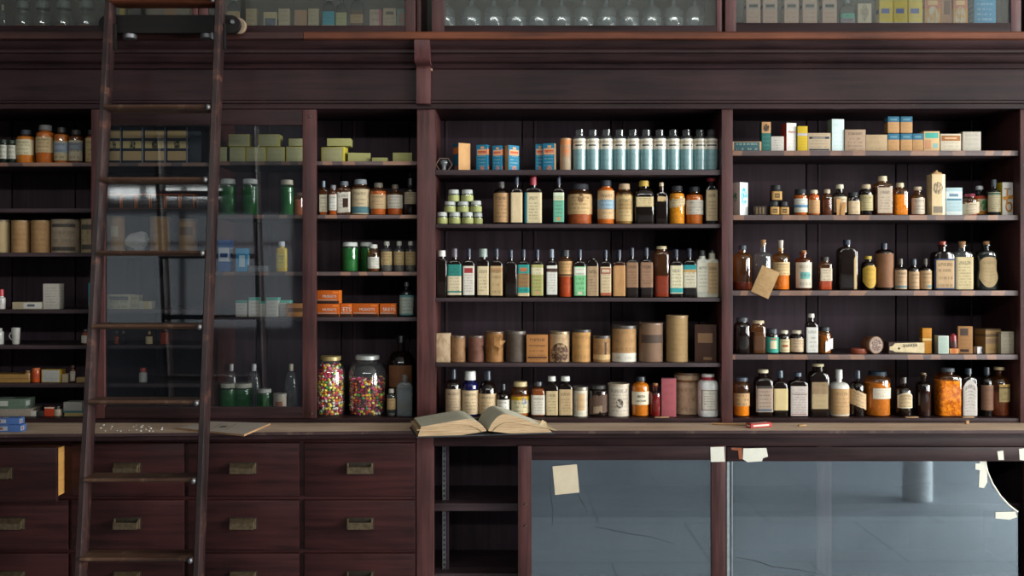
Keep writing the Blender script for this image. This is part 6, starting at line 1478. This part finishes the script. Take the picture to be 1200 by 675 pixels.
# ================================================================ odds and ends on the worktop
def flat(name, pts, th, m, label, cat, group=None, edge=None):
    """a sheet lying on the worktop: image points on the worktop plane"""
    w = []
    for px, py in pts:
        d = (EYE - CT) * 1200 / (py - HZ); w.append(((px - 600) * d / 1200, d - D))
    cx = sum(p[0] for p in w) / len(w); cy = sum(p[1] for p in w) / len(w)
    bm = bmesh.new(); uvl = bm.loops.layers.uv.verify()
    xs = [p[0] for p in w]; ys_ = [p[1] for p in w]
    A = [bm.verts.new((x - cx, y - cy, 0)) for x, y in w]; B_ = [bm.verts.new((x - cx, y - cy, th)) for x, y in w]
    bm.faces.new(A[::-1]); f = bm.faces.new(B_)
    for lp in f.loops: lp[uvl].uv = ((lp.vert.co.x + cx - min(xs)) / (max(xs) - min(xs)), (lp.vert.co.y + cy - min(ys_)) / (max(ys_) - min(ys_)))
    for i in range(len(A)):
        g = bm.faces.new((A[i], A[(i + 1) % len(A)], B_[(i + 1) % len(A)], B_[i])); g.material_index = 1
    o = link(name, bm, [m, edge or m], smooth=False); o.location = (cx, cy, CT + .0006)
    return tag(o, label, cat, group)
flat('cardboard_sheet', [(208, 503.5), (286, 511.5), (317, 498), (247, 495.8)], .007, P('#b5a89c', ink='#4a443e', rows=0, title=False, bands=((.35, .8, '#6d6459', .42, .43), (.35, .8, '#6d6459', .60, .61), (.5, .65, '#5d564e', .47, .55)), stain=.3),
     'greyish cardboard sheet lying on the worktop behind the right ladder rail', 'cardboard', edge=plain('#a8825c', .8))
def cb(px0, px1, py, h_px, d, m, label, name='carton', rz=0.0, cat='box', group=None, side=None, base=None):
    y = (EYE - CT) * 1200 / (py - HZ) - D
    it = carton(None, X(px0, y), X(px1, y), base if base is not None else CT + .0006, (base if base is not None else CT + .0006) + S(h_px, y), y, dict(m=m, side=side or m, d=d, rz=rz, name=name))
    return tag(it, label, cat, group)
bw = P('#4a6aa4', rows=0, title=False, bands=((.2, .8, '#a5a8b0', .05, .6), (.3, .7, '#8a5a58', .2, .45)), stain=.05)
cb(-14, 24, 506.5, 8, .05, bw, 'blue and white packet on the worktop, lower of two', group='blue and white packets')
cb(-16, 22.5, 505.8, 7.5, .045, bw, 'blue and white packet on the worktop, upper of two', group='blue and white packets', base=CT + .0012 + S(8, -.3))
rb = P('#a5302a', rows=0, title=False, bands=((.3, .7, '#c9bdb4', .12, .88),), stain=.05)
mb = cb(876, 907.5, 502.3, 5.2, .032, rb, 'small red matchbox with white label lying on the worktop', 'matchbox', .42, side=rb)
y_ = -.06
bm = bmesh.new(); rods(bm, (0, 0, .0045), (.145, -.02, .0045), .004, 8); o = link('wooden_stick', bm, plain('#a07a50', .7)); o.location = (X(835, y_), y_, CT + .0006)
tag(o, 'thin tan wooden stick lying on the worktop before the white jar', 'stick')
for (px, py, sz, lab) in ((940, 499.5, (.034, .014, .007), 'flat cork chip on the worktop below the square grey-white bottle'), (1133, 496.8, (.014, .012, .014), 'small cork stub on the worktop at far right'), (890, 497, (.05, .012, .003), 'tan paper strip on the worktop behind the red matchbox')):
    y = (EYE - CT) * 1200 / (py - HZ) - D
    o = boxes('cork_chip' if 'cork' in lab else 'paper_strip', [(-sz[0] / 2, sz[0] / 2, -sz[1] / 2, sz[1] / 2, 0, sz[2])], plain('#a8855a', .8), bev=.002)
    o.location = (X(px, y), y, CT + .0006); o.rotation_euler = (0, 0, .2); tag(o, lab, 'scrap')
for (px, w, lab) in ((1069.5, .055, 'curled tan paper curl before the brown sediment bottle'), (1135.5, .05, 'flat tan chip before the tall white-labelled bottle'), (776, .06, 'thin pinkish paper strip before the red carton')):
    o = boxes('paper_scrap', [(-w / 2, w / 2, -.008, .008, 0, .004)], plain('#a8835c', .8), bev=.0015)
    o.location = (X(px), .012, ZB + .0005); o.rotation_euler = (0, 0, .1); tag(o, lab, 'scrap')
rg = random.Random(11)
wh = plain('#c9c6c0', .9)
for i in range(22):
    px = rg.gauss(155, 26); py = rg.uniform(498.5, 506)
    y = (EYE - CT) * 1200 / (py - HZ) - D
    if not (112 < px < 205): continue
    bm = bmesh.new(); bmesh.ops.create_icosphere(bm, subdivisions=1, radius=1); s = rg.uniform(.0025, .006)
    for v in bm.verts: v.co = v.co * s * rg.uniform(.7, 1.2); v.co.z = max(v.co.z * .7, -s * .3)
    o = link('plaster_crumb', bm, wh, smooth=False); o.location = (X(px, y), y, CT + .0006 + s * .3)
    tag(o, 'tiny white plaster crumb scattered on the worktop between the ladder rails', 'crumb', 'plaster crumbs between the ladder rails', shared=True)

# ================================================================ light and camera
def area(name, loc, rot, sx, sy, power, col):
    l = bpy.data.lights.new(name, 'AREA'); l.shape = 'RECTANGLE'; l.size, l.size_y = sx, sy; l.energy = power; l.color = col
    o = bpy.data.objects.new(name, l); COL.objects.link(o); o.location = loc; o.rotation_euler = rot
    return o
for (side, u0, u1, z0, z1), pw in zip(WINS, (2.2, 4, 400, 1600, 210)):  # last lamp: added frontal fill behind the high strip window
    if pw and side == 'f': area('daylight', ((u0 + u1) / 2, RY0 - .28, (z0 + z1) / 2), (PI / 2, 0, 0), u1 - u0, z1 - z0, pw, (1.0, .985, .96))
    elif pw: area('daylight', (RX1 + .28, (u0 + u1) / 2, (z0 + z1) / 2), (PI / 2, 0, PI / 2), u1 - u0, z1 - z0, pw, (1.0, .985, .96))
w = bpy.data.worlds.new('sky'); SC.world = w; w.use_nodes = True
w.node_tree.nodes['Background'].inputs[0].default_value = (.75, .85, 1, 1); w.node_tree.nodes['Background'].inputs[1].default_value = .25
cam = bpy.data.cameras.new('camera'); cam.sensor_width = 36; cam.lens = 36; cam.shift_y = -(337.5 - HZ) / 1200
co = bpy.data.objects.new('camera', cam); COL.objects.link(co); co.location = (0, -D, EYE); co.rotation_euler = (PI / 2, 0, 0)
cam.clip_start = .05
SC.camera = co
SC.view_settings.view_transform = 'Standard'; SC.view_settings.look = 'None'; SC.view_settings.gamma = 1; SC.view_settings.use_curve_mapping = False
SC.view_settings.exposure = 0.40
SC.cycles.use_denoising = True
SC.cycles.max_bounces = 10; SC.cycles.transparent_max_bounces = 24; SC.cycles.diffuse_bounces = 4; SC.cycles.glossy_bounces = 4
SC.cycles.caustics_reflective = False; SC.cycles.caustics_refractive = False
SC.cycles.sample_clamp_indirect = 6
